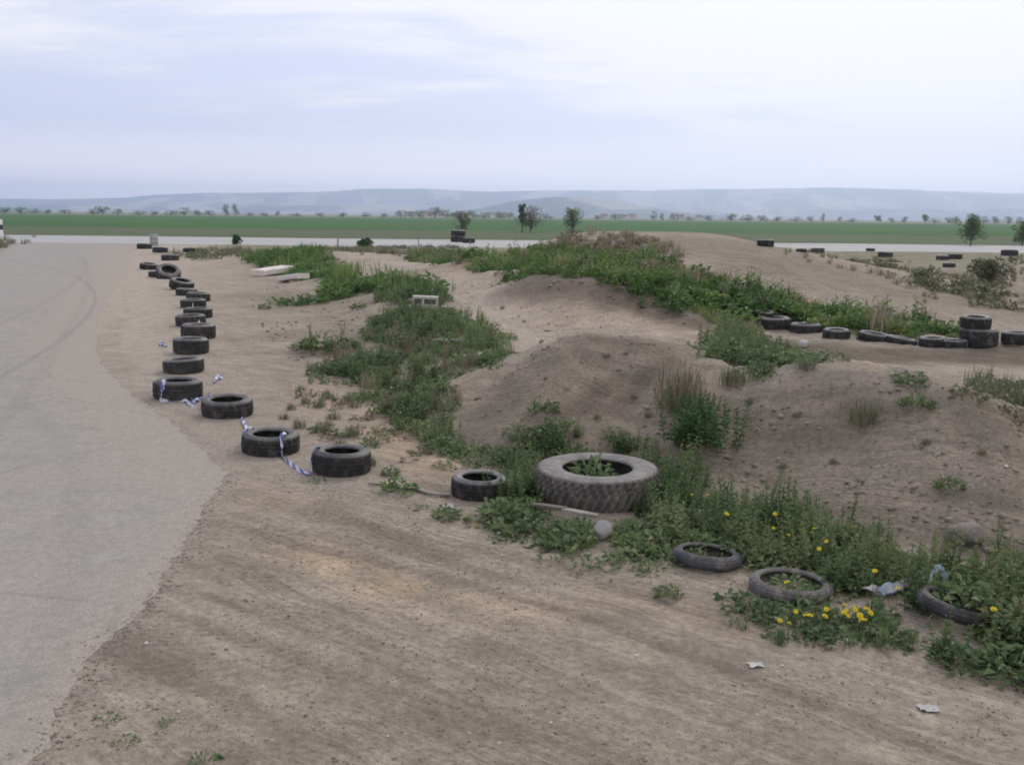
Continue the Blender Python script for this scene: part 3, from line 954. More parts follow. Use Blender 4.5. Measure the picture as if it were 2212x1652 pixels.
def tyre_meshes(R, w, rb, kind, seed=0):
    """returns (tread, upper sidewall, lower sidewall) meshes; the tyre lies flat, its base at z = 0"""
    r = random.Random(seed)
    h = w / 2
    t = .016 * R / .31
    if kind == 'car':
        n = 108
        rows = [(-.80, -.012), (-.72, 0), (-.44, .004), (-.40, -.007), (-.34, -.007), (-.30, .005), (-.06, .006), (-.03, -.007), (.03, -.007), (.06, .006), (.30, .005), (.34, -.007), (.40, -.007), (.44, .004), (.72, 0), (.80, -.012)]
        outer = [(R + d, h + q * h) for q, d in rows]

        def mod(i, j, rr, z):
            if rr > R - .02 and (j in (1, 2, 13, 14, 0, 15)) and i % 4 == 0:
                rr -= .009
            if rr > R - .02 and j in (5, 6, 9, 10) and (i + j) % 5 == 0:
                rr -= .006
            return rr, z
    elif kind == 'tractor':
        n = 176
        rows = [(-.92, -.035), (-.86, -.012), (-.60, 0), (-.3, .006), (0, .008), (.3, .006), (.60, 0), (.86, -.012), (.92, -.035)]
        outer = [(R + d, h + q * h) for q, d in rows]

        def mod(i, j, rr, z):
            if rr > R - .05 and j < 9:
                sh = abs(j - 4)
                ph = (i + sh) % 4
                rr -= .026 if ph < 2 else 0
            return rr, z
    else:
        n = 84
        rows = []
        for k in range(13):
            a = -1.15 + 2.3 * k / 12
            rows.append((math.sin(a) / math.sin(1.15) * .92, -(1 - math.cos(a)) * w * .45))
        outer = [(R + d, h + q * h) for q, d in rows]

        def mod(i, j, rr, z):
            if j < 13 and j % 3 == 0:
                rr -= .006
            if j < 13 and i % 4 == 0:
                rr -= .008
            return rr, z
    inner = [(p[0] - t * 1.6 - .006, h + (p[1] - h) * .93) for p in outer[::-1]]
    prof = outer + inner
    tv, tf = lathe(prof, n, mod, True)
    top = outer[-1]
    # upper sidewall section: shoulder -> bulge -> bead -> back inside
    S = []
    for k in range(9):
        u = k / 8
        rr = top[0] - .001 + (rb - top[0]) * u
        zz = top[1] - .001 + (w - top[1] + .004) * math.sin(min(1, u * 1.9) * math.pi / 2) - .030 * (R / .31) * max(0, u - .55) ** 1.5
        if k in (3, 4):
            zz += .003
        S.append((rr, zz))
    B = [(rb - .006, S[-1][1] - .010), (rb, S[-1][1] - .022)]
    I = [(rr + .004, zz - t * .85) for rr, zz in S[::-1]][1:]
    sp = S + B + I
    sv, sf = lathe(sp, n, None, True)
    lp = [(rr, w - zz) for rr, zz in sp][::-1]
    lv, lf = lathe(lp, n, None, True)
    return (tv, tf), (sv, sf), (lv, lf)


def make_tyre(key, R, w, rb, kind, mt, mw, seed):
    a, b, c = tyre_meshes(R, w, rb, kind, seed)
    return (raw_mesh(key + ' tread', a[0], a[1], mt, kind == 'moto'), raw_mesh(key + ' upper wall', b[0], b[1], mw, True), raw_mesh(key + ' lower wall', c[0], c[1], mw, True))


KIND = {
    'carA': (.31, .20, .19, 'car'), 'carB': (.31, .185, .20, 'car'), 'carC': (.31, .225, .185, 'car'),
    'tractor': (.61, .325, .345, 'tractor'), 'moto': (.31, .100, .232, 'moto'), 'motod': (.31, .115, .225, 'moto'),
}
TM = {k: make_tyre(k, R, w, rb, kd, M['oldtread'] if k == 'tractor' else M['moto'] if k == 'moto' else M['motodark'] if k == 'motod' else M['tread'],
                   M['oldwall'] if k == 'tractor' else M['moto'] if k == 'moto' else M['motodark'] if k == 'motod' else M['wall'], 3) for k, (R, w, rb, kd) in KIND.items()}
PROTO = {}


def place_tyre(px, py, wpx, kind, label, group, rot=None, dz=0.0, on=None, sz=1.0, keep=True):
    """px, py: middle of the tyre's near lower edge in view; wpx: its width in view"""
    R0, w0 = KIND[kind][:2]
    g = ground(px, py) if on is None else on
    Rw = wpx / F * (g[1] / math.cos(PITCH)) / 2 * 1.02 if wpx else R0
    s = Rw / R0
    d = np.array([g[0], g[1]]); d = d / np.linalg.norm(d)
    if on is None:
        c = np.array([g[0] + d[0] * Rw * .96, g[1] + d[1] * Rw * .96])
        z = height(c[0], c[1])[0]
        z = max(z, .5 * (z + g[2])) + dz
    else:
        c = on[:2]; z = on[2] + dz
    rot = rot or (rnd.uniform(-.03, .03), rnd.uniform(-.03, .03), rnd.uniform(0, 6.28))
    sz *= 1.16 if kind.startswith('car') else 1.0
    sc = (s * rnd.uniform(.98, 1.02), s * rnd.uniform(.96, 1.01), s * sz)
    loc = (c[0], c[1], z - .012)
    name = {'tractor': 'tractor_tyre', 'moto': 'motorcycle_tyre', 'motod': 'motorcycle_tyre'}.get(kind, 'car_tyre')
    if kind not in PROTO:
        t = thing(name, label, 'tyre', loc, rot, group); t.scale = sc
        obj('tread', TM[kind][0], t); obj('sidewall', TM[kind][1], t); obj('sidewall', TM[kind][2], t)
        PROTO[kind] = t
    else:
        t = dup(PROTO[kind], loc, rot, sc, label, group, 'tyre')
    if keep:
        KEEP.append((c[0], c[1], Rw))
        if group == 'tyres along the dirt track':
            KEEP.append((g[0], g[1] - .15, .5)); KEEP.append((g[0] + .3, g[1] - .3, .4))
    return t, np.array([c[0], c[1], z]), Rw, w0 * s * sz


ROWG = 'car tyres in the winding row beside the lot'
row = [
    (738, 1032, 130, 'carA', 'black car tyre, nearest of the winding row, with tape looped over its left rim', 1.05),
    (585, 988, 126, 'carB', 'black car tyre lying flat with blue and white tape hanging down its front', 1.02),
    (492, 905, 110, 'carB', 'dark grey car tyre lying flat on dust between two taped tyres', 1.0),
    (385, 867, 104, 'carA', 'black car tyre with blue tape across its front at the lot edge', 1.05),
    (398, 809, 88, 'carB', 'dusty brown grey car tyre directly behind the leftmost blue taped tyre', 1.0),
    (413, 767, 75, 'carC', 'very black wide car tyre, second behind the leftmost blue taped tyre', 1.05),
    (429, 734, 73, 'carC', 'black car tyre in the row, third behind the leftmost blue taped tyre', 1.0),
    (413, 707, 63, 'carA', 'brownish car tyre in the row, fourth behind the leftmost blue taped tyre', 1.0),
    (428, 688, 61, 'carB', 'grey car tyre in the row, fifth behind the leftmost blue taped tyre', 1.0),
    (418, 666, 54, 'carA', 'car tyre with a white scrap against its front, halfway up the winding row', .9),
    (428, 652, 50, 'carC', 'dark car tyre just beyond the one with the white scrap', .9),
    (403, 639, 44, 'carB', 'small looking dark car tyre where the far row bends left', .95),
    (391, 626, 50, 'carC', 'dark car tyre tilted towards the lot at the bend of the far row', 1.0),
]
pos = {}
for i, (px, py, w, k, lab, sz) in enumerate(row):
    tl = (rnd.uniform(-.04, .04), rnd.uniform(-.04, .04), rnd.uniform(0, 6))
    if i == 12:
        tl = (.10, .22, 0)
    pos[i] = place_tyre(px, py, w, k, lab, ROWG, tl, sz=sz)
FARG = 'car tyres at the far end of the winding row'
for px, py, w, k, lab, rot, dz in (
        (363, 603, 50, 'carC', 'leaning grey car tyre, biggest of the far heap', (.55, .15, .3), .06),
        (340, 600, 36, 'carA', 'dark car tyre lying at the lot side of the far heap', None, 0),
        (356, 590, 34, 'carB', 'car tyre lying behind the leaning grey tyre of the far heap', (.2, -.2, 1), .05),
        (321, 583, 36, 'carA', 'dark car tyre lying out on the lot left of the far heap', (.06, .12, 0), 0),
        (368, 563, 36, 'carB', 'grey car tyre lying beyond the far heap by the first grass', None, 0),
        (346, 546, 32, 'carB', 'flat dark car tyre near the pale road, right one of the last pair', None, 0),
        (312, 538, 30, 'carA', 'flat dark car tyre near the pale road, left one of the last pair', None, 0),
        (409, 545, 26, 'carB', 'dark car tyre lying alone in grass right of the last pair', None, 0)):
    place_tyre(px, py, w, k, lab, FARG, rot, dz)
pos['lone'] = place_tyre(1035, 1083, 124, 'carB', 'grey dusty car tyre half behind weeds left of the big tractor tyre', None, (.02, -.03, 2), sz=1.05)
pos['big'] = place_tyre(1288, 1108, 282, 'tractor', 'huge pale grey tractor tyre lying flat among weeds at the mound foot', None, (.03, .0, 0))
pos['m1'] = place_tyre(1525, 1240, 158, 'motod', 'dark thin motorcycle tyre lying at the weed edge, middle of the three', None, (-.06, .07, 0), .01)
pos['m2'] = place_tyre(1705, 1309, 192, 'moto', 'pale grey motorcycle tyre with a wide open hole beside yellow flowers', None, (.03, .03, 1), .0)
pos['m3'] = place_tyre(2055, 1372, 172, 'motod', 'dark motorcycle tyre tilted and half sunk in weeds at the right', None, (.02, .22, 0), .08)
_c = pos['m3'][1]
KEEP += [(_c[0] - .16, _c[1] - .3, .26), (_c[0] - .28, _c[1] - .12, .2), (_c[0] - .1, _c[1] - .48, .12)]
TRG = 'tyres along the dirt track'
for px, py, w, k, lab, rot, dz in (
        (1672, 713, 68, 'carA', 'dark tyre at the left end of the line by the dirt track', None, -.05),
        (1740, 720, 70, 'carB', 'dark tyre second from the left end of the trackside line', None, -.05),
        (1806, 731, 56, 'carC', 'blackest tyre in the left half of the trackside line', None, -.04),
        (1886, 738, 70, 'carB', 'flat dusty tyre sagging into grass before the gap in the trackside line', (.05, .12, 0), -.07),
        (1944, 743, 64, 'carA', 'half buried tyre tilted to the right in the trackside line', (.02, .16, 0), -.10),
        (2015, 752, 60, 'carA', 'grey topped tyre lying left of the pair touching the two high stack', None, -.05),
        (2062, 752, 54, 'carB', 'dark tyre lying against the left side of the two high stack', None, -.04)):
    place_tyre(px, py, w, k, lab, TRG, rot, dz)
pos['stk'] = place_tyre(2112, 754, 76, 'carC', 'wide black tyre, bottom one of the two high trackside stack', TRG, (0, 0, 0), sz=1.15)
b = pos['stk'][1] + np.array([-.07, .03, pos['stk'][3] - .01])
place_tyre(2100, 720, 62, 'carC', 'black tyre, top one of the two high trackside stack', TRG, (.03, -.05, 1), on=b + np.array([0, 0, .004]), sz=1.0)
place_tyre(2198, 748, 66, 'carA', 'dark tyre right of the two high trackside stack at the frame edge', TRG)
place_tyre(1648, 694, 44, 'carC', 'dark tyre half hidden in the green bank above the trackside line', TRG, (.12, .1, 0), -.02)
SCG = 'tyres scattered in the far rough ground'
for px, py, w, lab in ((1731, 545, 22, 'small dark tyre near the right road, left one of a pair'), (1766, 547, 28, 'dark tyre near the right road, right one of a pair'),
                       (1912, 556, 30, 'dark tyre in dry grass below the dark tyre on the road edge'), (1880, 543, 18, 'dark tyre standing out against the right pale road'),
                       (2062, 560, 30, 'dark tyre in dry grass right of the small tree line of shrubs'), (2036, 562, 26, 'flat dark tyre touching another in far dry grass'),
                       (2050, 578, 26, 'dark tyre in rough grass before the far right mound'), (2180, 553, 34, 'dark tyre on the ridge by the far right mound'),
                       (1925, 578, 24, 'flat dark tyre out in the middle of the far rough ground')):
    place_tyre(px, py, w, 'carA', lab, SCG)
# two stacks near the left road, one on the shoulder of the jump hill
SKG = 'tyres piled by the pale road'
for px, py, w, nst, lab in ((990, 523, 30, 2, 'tyre of the left pile before the brown shrub'), (1012, 525, 26, 1, 'tyre of the right pile before the brown shrub'), (1652, 532, 34, 1, 'tyre lying behind the shoulder of the jump hill')):
    g = ground(px, py)
    for k in range(nst):
        d = np.array([rnd.uniform(-.06, .06), rnd.uniform(-.06, .06), 0])
        nm = {0: 'dark bottom ', 1: 'grey topped upper '}[k]
        wz = 1.16 * KIND['carC'][1] * (w / F * g[1] / 2 / .31)
        place_tyre(px, py, w, 'carC', nm + lab, SKG, (rnd.uniform(-.05, .05), rnd.uniform(-.05, .05), k), on=g + d + np.array([0, 0, k * wz * 1.02]))
# ------------------------------------------------------------------ tape, ropes, planks
def ribbon(name, pts, width, mat, label, cat, group=None, twist=1.2, rep=.3, seed=1):
    r = random.Random(seed)
    P = [Vector(map(float, p)) for p in pts]
    Q = []
    for i in range(len(P) - 1):
        p0, p1, p2, p3 = P[max(i - 1, 0)], P[i], P[i + 1], P[min(i + 2, len(P) - 1)]
        for k in range(8):
            t = k / 8
            Q.append(.5 * ((2 * p1) + (p2 - p0) * t + (2 * p0 - 5 * p1 + 4 * p2 - p3) * t * t + (3 * p1 - p0 - 3 * p2 + p3) * t ** 3))
    Q.append(P[-1])
    o0 = Q[0].copy()
    V, Fc, U = [], [], []
    L = 0
    ang = r.uniform(0, 3)
    for i, q in enumerate(Q):
        d = (Q[min(i + 1, len(Q) - 1)] - Q[max(i - 1, 0)]).normalized()
        if i:
            L += (q - Q[i - 1]).length
        ang += r.uniform(-.25, .25) * twist
        s = d.cross(Vector((0, 0, 1)))
        s = s.normalized() if s.length > 1e-4 else Vector((1, 0, 0))
        n = s.cross(d)
        w = (s * math.cos(ang) + n * math.sin(ang)) * width * .5
        nn = d.cross(w).normalized() * .0008
        for sg, u in ((-1, 0), (1, 1)):
            V.append(q + w * sg + nn - o0); U.append((L / rep, u))
        for sg, u in ((-1, 0), (1, 1)):
            V.append(q + w * sg - nn - o0); U.append((L / rep, u))
    for i in range(len(Q) - 1):
        a, b = i * 4, i * 4 + 4
        Fc += [(a, a + 1, b + 1, b), (a + 3, a + 2, b + 2, b + 3), (a + 1, a + 3, b + 3, b + 1), (a + 2, a, b, b + 2)]
    me = raw_mesh(name, V, Fc, mat)
    uvl = me.uv_layers.new(name='UVMap')
    for lp in me.loops:
        uvl.data[lp.index].uv = U[lp.vertex_index]
    return tag(obj(name, me, loc=o0), label, cat, group)


def rim(i, ang, lift=.012, rr=1.0):
    """a point on top of the tyre's outer rim at an angle (0 = right, -90 = towards the view)"""
    _, c, R, w = pos[i]
    a = rad(ang)
    return (c[0] + R * rr * math.cos(a), c[1] + R * rr * math.sin(a), c[2] + w * (1.0 if rr < .97 else .55) + lift)


def foot(i, ang, rr=1.06):
    _, c, R, w = pos[i]
    a = rad(ang)
    x, y = c[0] + R * rr * math.cos(a), c[1] + R * rr * math.sin(a)
    return (x, y, height(x, y)[0] + .02)


def gp(px, py, l=.02):
    g = ground(px, py); return (g[0], g[1], g[2] + l)


TW = .042
TG = 'blue and white barrier tape on the tyre row'
ribbon('barrier_tape', [rim(1, -30, .01, .72), rim(1, -52, .015, .93), rim(1, -55, .0, 1.03), foot(1, -56, 1.08), gp(622, 1000), gp(640, 1014), gp(656, 1024), foot(0, 214, 1.12), rim(0, 205, -.02, 1.05), rim(0, 195, .01, .9), rim(0, 185, .012, .7)],
       TW, M['tape'], 'blue and white tape drooping between the two nearest tyres of the winding row', 'barrier tape', TG, 1.6, .26, 3)
ribbon('barrier_tape', [gp(522, 905), gp(531, 925), gp(536, 942), rim(1, 172, .0, 1.04), rim(1, 160, .012, .92), rim(1, 150, .012, .75)],
       TW, M['tape'], 'white tape end trailing on dust and up onto the second nearest tyre', 'barrier tape', TG, 1.8, .3, 5)
ribbon('barrier_tape', [rim(3, 250, .012, .75), rim(3, 252, .012, .93), rim(3, 252, -.01, 1.03), foot(3, 254, 1.08), gp(385, 866), gp(402, 869), gp(415, 876), gp(428, 862), gp(436, 858), rim(2, 160, -.02, 1.06), rim(2, 150, .012, .9)],
       .065, M['tape'], 'blue tape hanging in a loop on the front of the leftmost tyre', 'barrier tape', TG, 1.8, .34, 8)
ribbon('barrier_tape', [gp(412, 880), gp(420, 876), gp(416, 868), gp(426, 868), gp(431, 860)], .07, M['tape'], 'crumpled white and blue tape lying between leftmost tyre and its right neighbour', 'barrier tape', TG, 3, .3, 11)
ribbon('barrier_tape', [gp(458, 833), gp(466, 822), gp(475, 813), gp(478, 822)], .05, M['tape'], 'short loose end of blue and white tape on dust behind the third tyre', 'barrier tape', TG, 3, .3, 13)
ribbon('barrier_tape', [gp(344, 744), gp(350, 748), gp(354, 743), gp(358, 750)], .08, M['tape'], 'small white and blue tape scrap lying on the lot left of the black tyres', 'barrier tape', TG, 3, .3, 15)
ribbon('barrier_tape', [gp(416, 672, .05), gp(418, 664, .16), gp(420, 660, .12)], .09, M['paper'], 'white scrap caught on the tyre halfway up the winding row', 'scrap', None, .3, .2, 17).name = 'plastic_scrap'
ribbon('barrier_tape', [gp(428, 714, .04), gp(431, 706, .14), gp(434, 702, .16)], .07, M['paper'], 'pale scrap on the fourth tyre behind the leftmost blue taped tyre', 'scrap', None, .3, .2, 19).name = 'plastic_scrap'
ribbon('grey_tape', [gp(1790, 1262, .12), gp(1808, 1266, .13), gp(1825, 1276, .05), gp(1845, 1284, .03), gp(1866, 1288, .04)], .05, M['motodark'], 'dark rubber strip running from the pale motorcycle tyre into weeds', 'strip', None, .6, .2, 21).name = 'rubber_strip'
ribbon('grey_tape', [gp(1862, 1286, .06), gp(1882, 1291, .08), gp(1895, 1290, .05), gp(1915, 1296, .08), gp(1935, 1295, .1), gp(1960, 1290, .12), gp(1985, 1290, .17)], .06, M['greytape'], 'grey weathered tape lying between the two right motorcycle tyres', 'barrier tape', None, 1.5, .2, 23)
ribbon('grey_tape', [gp(1902, 1297, .06), gp(1918, 1294, .10), gp(1932, 1297, .06)], .06, M['bluebag'], 'pale blue plastic shred beside the grey weathered tape', 'plastic', None, 1.5, .2, 27).name = 'plastic_shred'
ribbon('grey_tape', [gp(2000, 1310, .12), gp(2010, 1296, .2), gp(2024, 1290, .22), gp(2040, 1296, .16)], .06, M['bluebag'], 'blue grey plastic twisted over the tilted motorcycle tyre', 'plastic', None, 1.0, .2, 29).name = 'plastic_strip'
ribbon('rope', [gp(795, 1048), gp(830, 1052), gp(860, 1058), gp(900, 1064), gp(925, 1071), gp(950, 1073), gp(970, 1076)], .035, M['black'], 'dark cord lying on sand from the yellowish weed to the dusty tyre', 'cord', None, .5, .2, 31)


KEEP += [(float(gp(px, py)[0]), float(gp(px, py)[1]), r) for px, py, r in ((1165, 1096, .16), (1200, 1104, .18), (1240, 1112, .18), (1280, 1120, .16), (1200, 1125, .15), (1260, 1135, .14), (1303, 1178, .16), (1300, 1200, .13), (1305, 1155, .13), (1900, 1300, .13), (1850, 1290, .12), (1930, 1300, .12))]


def plank(name, a, b, w, t, mat, label, cat, lift=.0, group=None, bend=.0):
    """weathered board from a to b lying on the ground: bevelled and slightly bent"""
    A, B = Vector(map(float, a)), Vector(map(float, b))
    d = B - A; L = d.length; n = 8
    V, Fc = [], []
    for i in range(n + 1):
        u = i / n
        ww = w * .5 * (1 - .08 * math.sin(u * 9)); tt = t
        zb = bend * math.sin(u * math.pi)
        e = .15 * tt
        for (y, z) in ((-ww, e), (-ww + e, 0), (ww - e, 0), (ww, e), (ww, tt - e), (ww - e, tt), (-ww + e, tt), (-ww, tt - e)):
            V.append((u * L, y, z + zb))
    for i in range(n):
        for k in range(8):
            Fc.append((i * 8 + k, i * 8 + (k + 1) % 8, (i + 1) * 8 + (k + 1) % 8, (i + 1) * 8 + k))
    Fc.append(tuple(range(7, -1, -1))); Fc.append(tuple(range(n * 8, n * 8 + 8)))
    o = obj(name, raw_mesh(name, V, Fc, mat), loc=A + Vector((0, 0, lift)))
    o.rotation_euler = d.to_track_quat('X', 'Z').to_euler()
    return tag(o, label, cat, group)


plank('plank', gp(1150, 1112, .05), gp(1222, 1124, .06), .07, .035, M['bark'], 'grey weathered plank left of another, in weeds before the tractor tyre', 'plank', .03)
plank('plank', gp(1215, 1124, .07), gp(1290, 1134, .05), .07, .03, M['wood'], 'pale weathered plank touching the grey stone before the tractor tyre', 'plank', .02)
plank('board', gp(556, 597, .02), gp(622, 590, .10), .85, .26, M['board'], 'bright whitish board lying on dirt before the far green bank', 'board')
plank('board', gp(612, 609, .0), gp(655, 606, .04), .5, .2, M['board'], 'pale board propped right of the bright whitish board', 'board', .03)
plank('board', gp(648, 603, .06), gp(690, 598, .12), .35, .16, M['board'], 'narrow pale board lying in the grass edge, rightmost of three', 'board', .02)
plank('plank', gp(940, 748, .04), gp(1000, 750, .06), .22, .05, M['wood'], 'pale plank in weeds on the left bank, nearest the track', 'plank', .04)
plank('plank', gp(1010, 778, .02), gp(1060, 772, .05), .25, .06, M['concrete'], 'pale slab at the foot of the middle mound beside the weeds', 'slab', .0).name = 'concrete_slab'


# concrete block with hollow cells on the left bank
def hollow_block(loc, rotz):
    import bmesh
    bm = bmesh.new()
    L, Hh, Dp, w = .62, .24, .26, .055

    def bx(x0, x1, y0, y1, z0, z1):
        vs = [bm.verts.new(p) for p in ((x0, y0, z0), (x1, y0, z0), (x1, y1, z0), (x0, y1, z0), (x0, y0, z1), (x1, y0, z1), (x1, y1, z1), (x0, y1, z1))]
        for f in ((3, 2, 1, 0), (4, 5, 6, 7), (0, 1, 5, 4), (1, 2, 6, 5), (2, 3, 7, 6), (3, 0, 4, 7)):
            bm.faces.new([vs[i] for i in f])
    bx(-L / 2, L / 2, 0, Dp, 0, w); bx(-L / 2, L / 2, 0, Dp, Hh - w, Hh)
    for x in (-L / 2, -w / 2 - .05, L / 2 - w):
        bx(x, x + w, .002, Dp - .002, w, Hh - w)
    bx(-L / 2 + .01, L / 2 - .01, Dp - .05, Dp - .004, w, Hh - w)
    me = bpy.data.meshes.new('concrete_block'); bm.to_mesh(me); bm.free(); me.materials.append(M['concrete'])
    o = obj('concrete_block', me, loc=loc); o.rotation_euler = (.05, .03, rotz)
    return tag(o, 'grey hollow concrete block with two dark cells among rubble on the left bank', 'concrete block')


g = ground(918, 668); hollow_block((g[0], g[1], g[2] + .06), .05); KEEP.append((g[0], g[1], .4))


# stones
def rock_mesh(name, seed, mat, sub=3, rough=.35, sq=(1, 1, .7)):
    import bmesh
    bm = bmesh.new(); bmesh.ops.create_icosphere(bm, subdivisions=sub, radius=1)
    r = np.random.default_rng(seed)
    cuts = r.normal(0, 1, (9, 3)); cuts /= np.linalg.norm(cuts, axis=1, keepdims=True)
    dd = r.uniform(.62, .95, 9)
    for v in bm.verts:
        p = np.array(v.co)
        for c, d in zip(cuts, dd):
            k = p @ c
            if k > d:
                p = p - c * (k - d) * .9
        q = 1 + rough * .3 * float(fbm(np.array([p[0] * 2.2 + seed]), np.array([p[1] * 2.2 + p[2] * 1.7]), 3, seed)[0])
        v.co = Vector((p[0] * sq[0] * q, p[1] * sq[1] * q, p[2] * sq[2] * q))
    me = bpy.data.meshes.new(name); bm.to_mesh(me); bm.free()
    me.materials.append(mat)
    me.polygons.foreach_set('use_smooth', np.ones(len(me.polygons), bool))
    return me


def stone(px, py, wpx, label, mat, seed, name='stone', cat='stone', sq=(1, .9, .75), sink=.25, rotz=0.0, group=None):
    g = ground(px, py)
    s = wpx / F * g[1] / 2
    o = obj(name, rock_mesh(name, seed, mat, 3, .5, sq), loc=(g[0], g[1] + s * .7, g[2] + s * sq[2] * (1 - 2 * sink)))
    o.scale = (s, s, s); o.rotation_euler = (rnd.uniform(-.2, .2), rnd.uniform(-.2, .2), rotz)
    KEEP.append((g[0], g[1] + s * .7, s * .9))
    return tag(o, label, cat, group)


KEEP.append((float(ground(2080, 1225)[0]), float(ground(2080, 1225)[1]), .24))
KEEP.append((float(ground(2130, 1215)[0]), float(ground(2130, 1215)[1]), .2))
stone(2095, 1192, 92, 'grey brown boulder half sunk at the right mound foot behind weeds', M['rock'], 3, 'boulder', 'boulder', (1, .8, .72), .06)
stone(1303, 1172, 48, 'round pale grey stone in weeds before the tractor tyre', M['stone'], 5, 'stone', 'stone', (.9, .8, 1.0), .02)
for i, (px, py, w, lab) in enumerate(((860, 640, 26, 'small rubble piece beside the green bank top, left of the concrete block'), (890, 655, 24, 'rubble lump just left of the hollow concrete block'), (900, 680, 30, 'brown rubble lump under the hollow concrete block'),
                                      (850, 605, 20, 'pale rubble piece high on the left bank, above the others'), (838, 612, 18, 'white rubble piece at the top left of the bank rubble'), (945, 700, 26, 'brown rubble lump right below the hollow concrete block'),
                                      (1665, 760, 20, 'pale stone at the edge of the brown track by the weed clump'), (1738, 752, 34, 'biggest pale stone on the edge of the brown track'), (1310, 772, 26, 'dark clod on the crest of the middle mound'), (1000, 700, 20, 'pale stone in the yellowish weeds by the track'))):
    stone(px, py, w, lab, M['concrete'] if i in (0, 3, 4, 6, 7, 9) else M['rock'], 20 + i, 'stone' if i > 5 else 'rubble_piece', 'stone' if i > 5 else 'rubble', (1, .8, .6), .2, rnd.uniform(0, 3))
PBG = 'pale pebbles lying on the bare dirt'
for i, (px, py, w, lab) in enumerate(((315, 1392, 11, 'single bright pebble at the asphalt corner'), (1190, 1562, 10, 'bright white pebble in the middle foreground'), (385, 1790 - 250, 9, 'pale pebble beside the small green sprigs'), (1690, 1440, 9, 'pale pebble right of the white litter'), (1375, 1418, 9, 'dark edged pebble in the middle dirt'), (653, 848, 8, 'white pebble on sand among sparse tufts'), (1240, 930, 10, 'pale pebble on the front of the middle mound'), (2250 - 75, 1010, 10, 'pale pebble high on the right mound'), (838, 1652 - 60, 8, 'pale pebble near the bottom edge of the ground'))):
    stone(px, py, w, lab, M['pebble'], 60 + i, 'pebble', 'pebble', (1, .8, .6), .1, 0, PBG)


for i, (px, py, w, lab) in enumerate(((1262, 538, 26, 'dark rock in the dry weeds at the left of the jump hill crest'), (1300, 520, 22, 'dark rock on the jump hill crest between brown stalks'), (1345, 530, 26, 'grey rock below the jump hill crest'), (1395, 540, 24, 'dark rock at the right end of the dry crest weeds'), (1215, 532, 20, 'black lump at the left shoulder of the jump hill'), (1420, 522, 18, 'small rock right on the jump hill crest'))):
    stone(px, py, w, lab, M['rock'], 40 + i, 'rock', 'rock', (1, .8, .7), .15, rnd.uniform(0, 3))


# litter: crumpled paper
def litter(px, py, wpx, label, mat, seed, name='paper_scrap', flat=.35):
    g = ground(px, py); s = wpx / F * g[1] / 2
    r = np.random.default_rng(seed)
    n = 7
    u = np.linspace(-1, 1, n)
    Xg, Yg = np.meshgrid(u, u * .7)
    Z = np.abs(r.normal(0, flat, Xg.shape)) + .05
    V = np.stack([(Xg + r.normal(0, .08, Xg.shape)).ravel() * s, (Yg + r.normal(0, .08, Xg.shape)).ravel() * s, Z.ravel() * s], 1)
    I = np.arange(n * n).reshape(n, n)
    Q = np.stack([I[:-1, :-1].ravel(), I[:-1, 1:].ravel(), I[1:, 1:].ravel(), I[1:, :-1].ravel()], 1)
    V2 = V - np.array([0, 0, .002])
    V = np.concatenate([V, V2]); Q = np.concatenate([Q, Q[:, ::-1] + n * n])
    return tag(obj(name, raw_mesh(name, V, Q, mat), loc=(g[0], g[1], g[2] + .004)), label, 'litter')


litter(970, 1097, 24, 'crumpled white paper by the dusty tyre left of the tractor tyre', M['paper'], 1)
litter(1632, 1438, 34, 'flat torn white paper on bare dirt in the right foreground', M['paper'], 2, flat=.12)
litter(2005, 1532, 46, 'greyish plastic sheet scrap pressed into dirt at the lower right', M['greytape'], 3, 'plastic_scrap', .10)
litter(1838, 1385, 26, 'small white paper under the yellow flowers', M['paper'], 4, flat=.15)
litter(950, 738, 16, 'upright pale scrap in the left bank weeds', M['paper'], 6, flat=.9)

# ------------------------------------------------------------------ weeds as ground cover
KW = .95


def R_(poly, dens, seed, patch=0, ps=1.0, m=KW):
    return clear(region(poly, dens, seed, patch, ps), m)


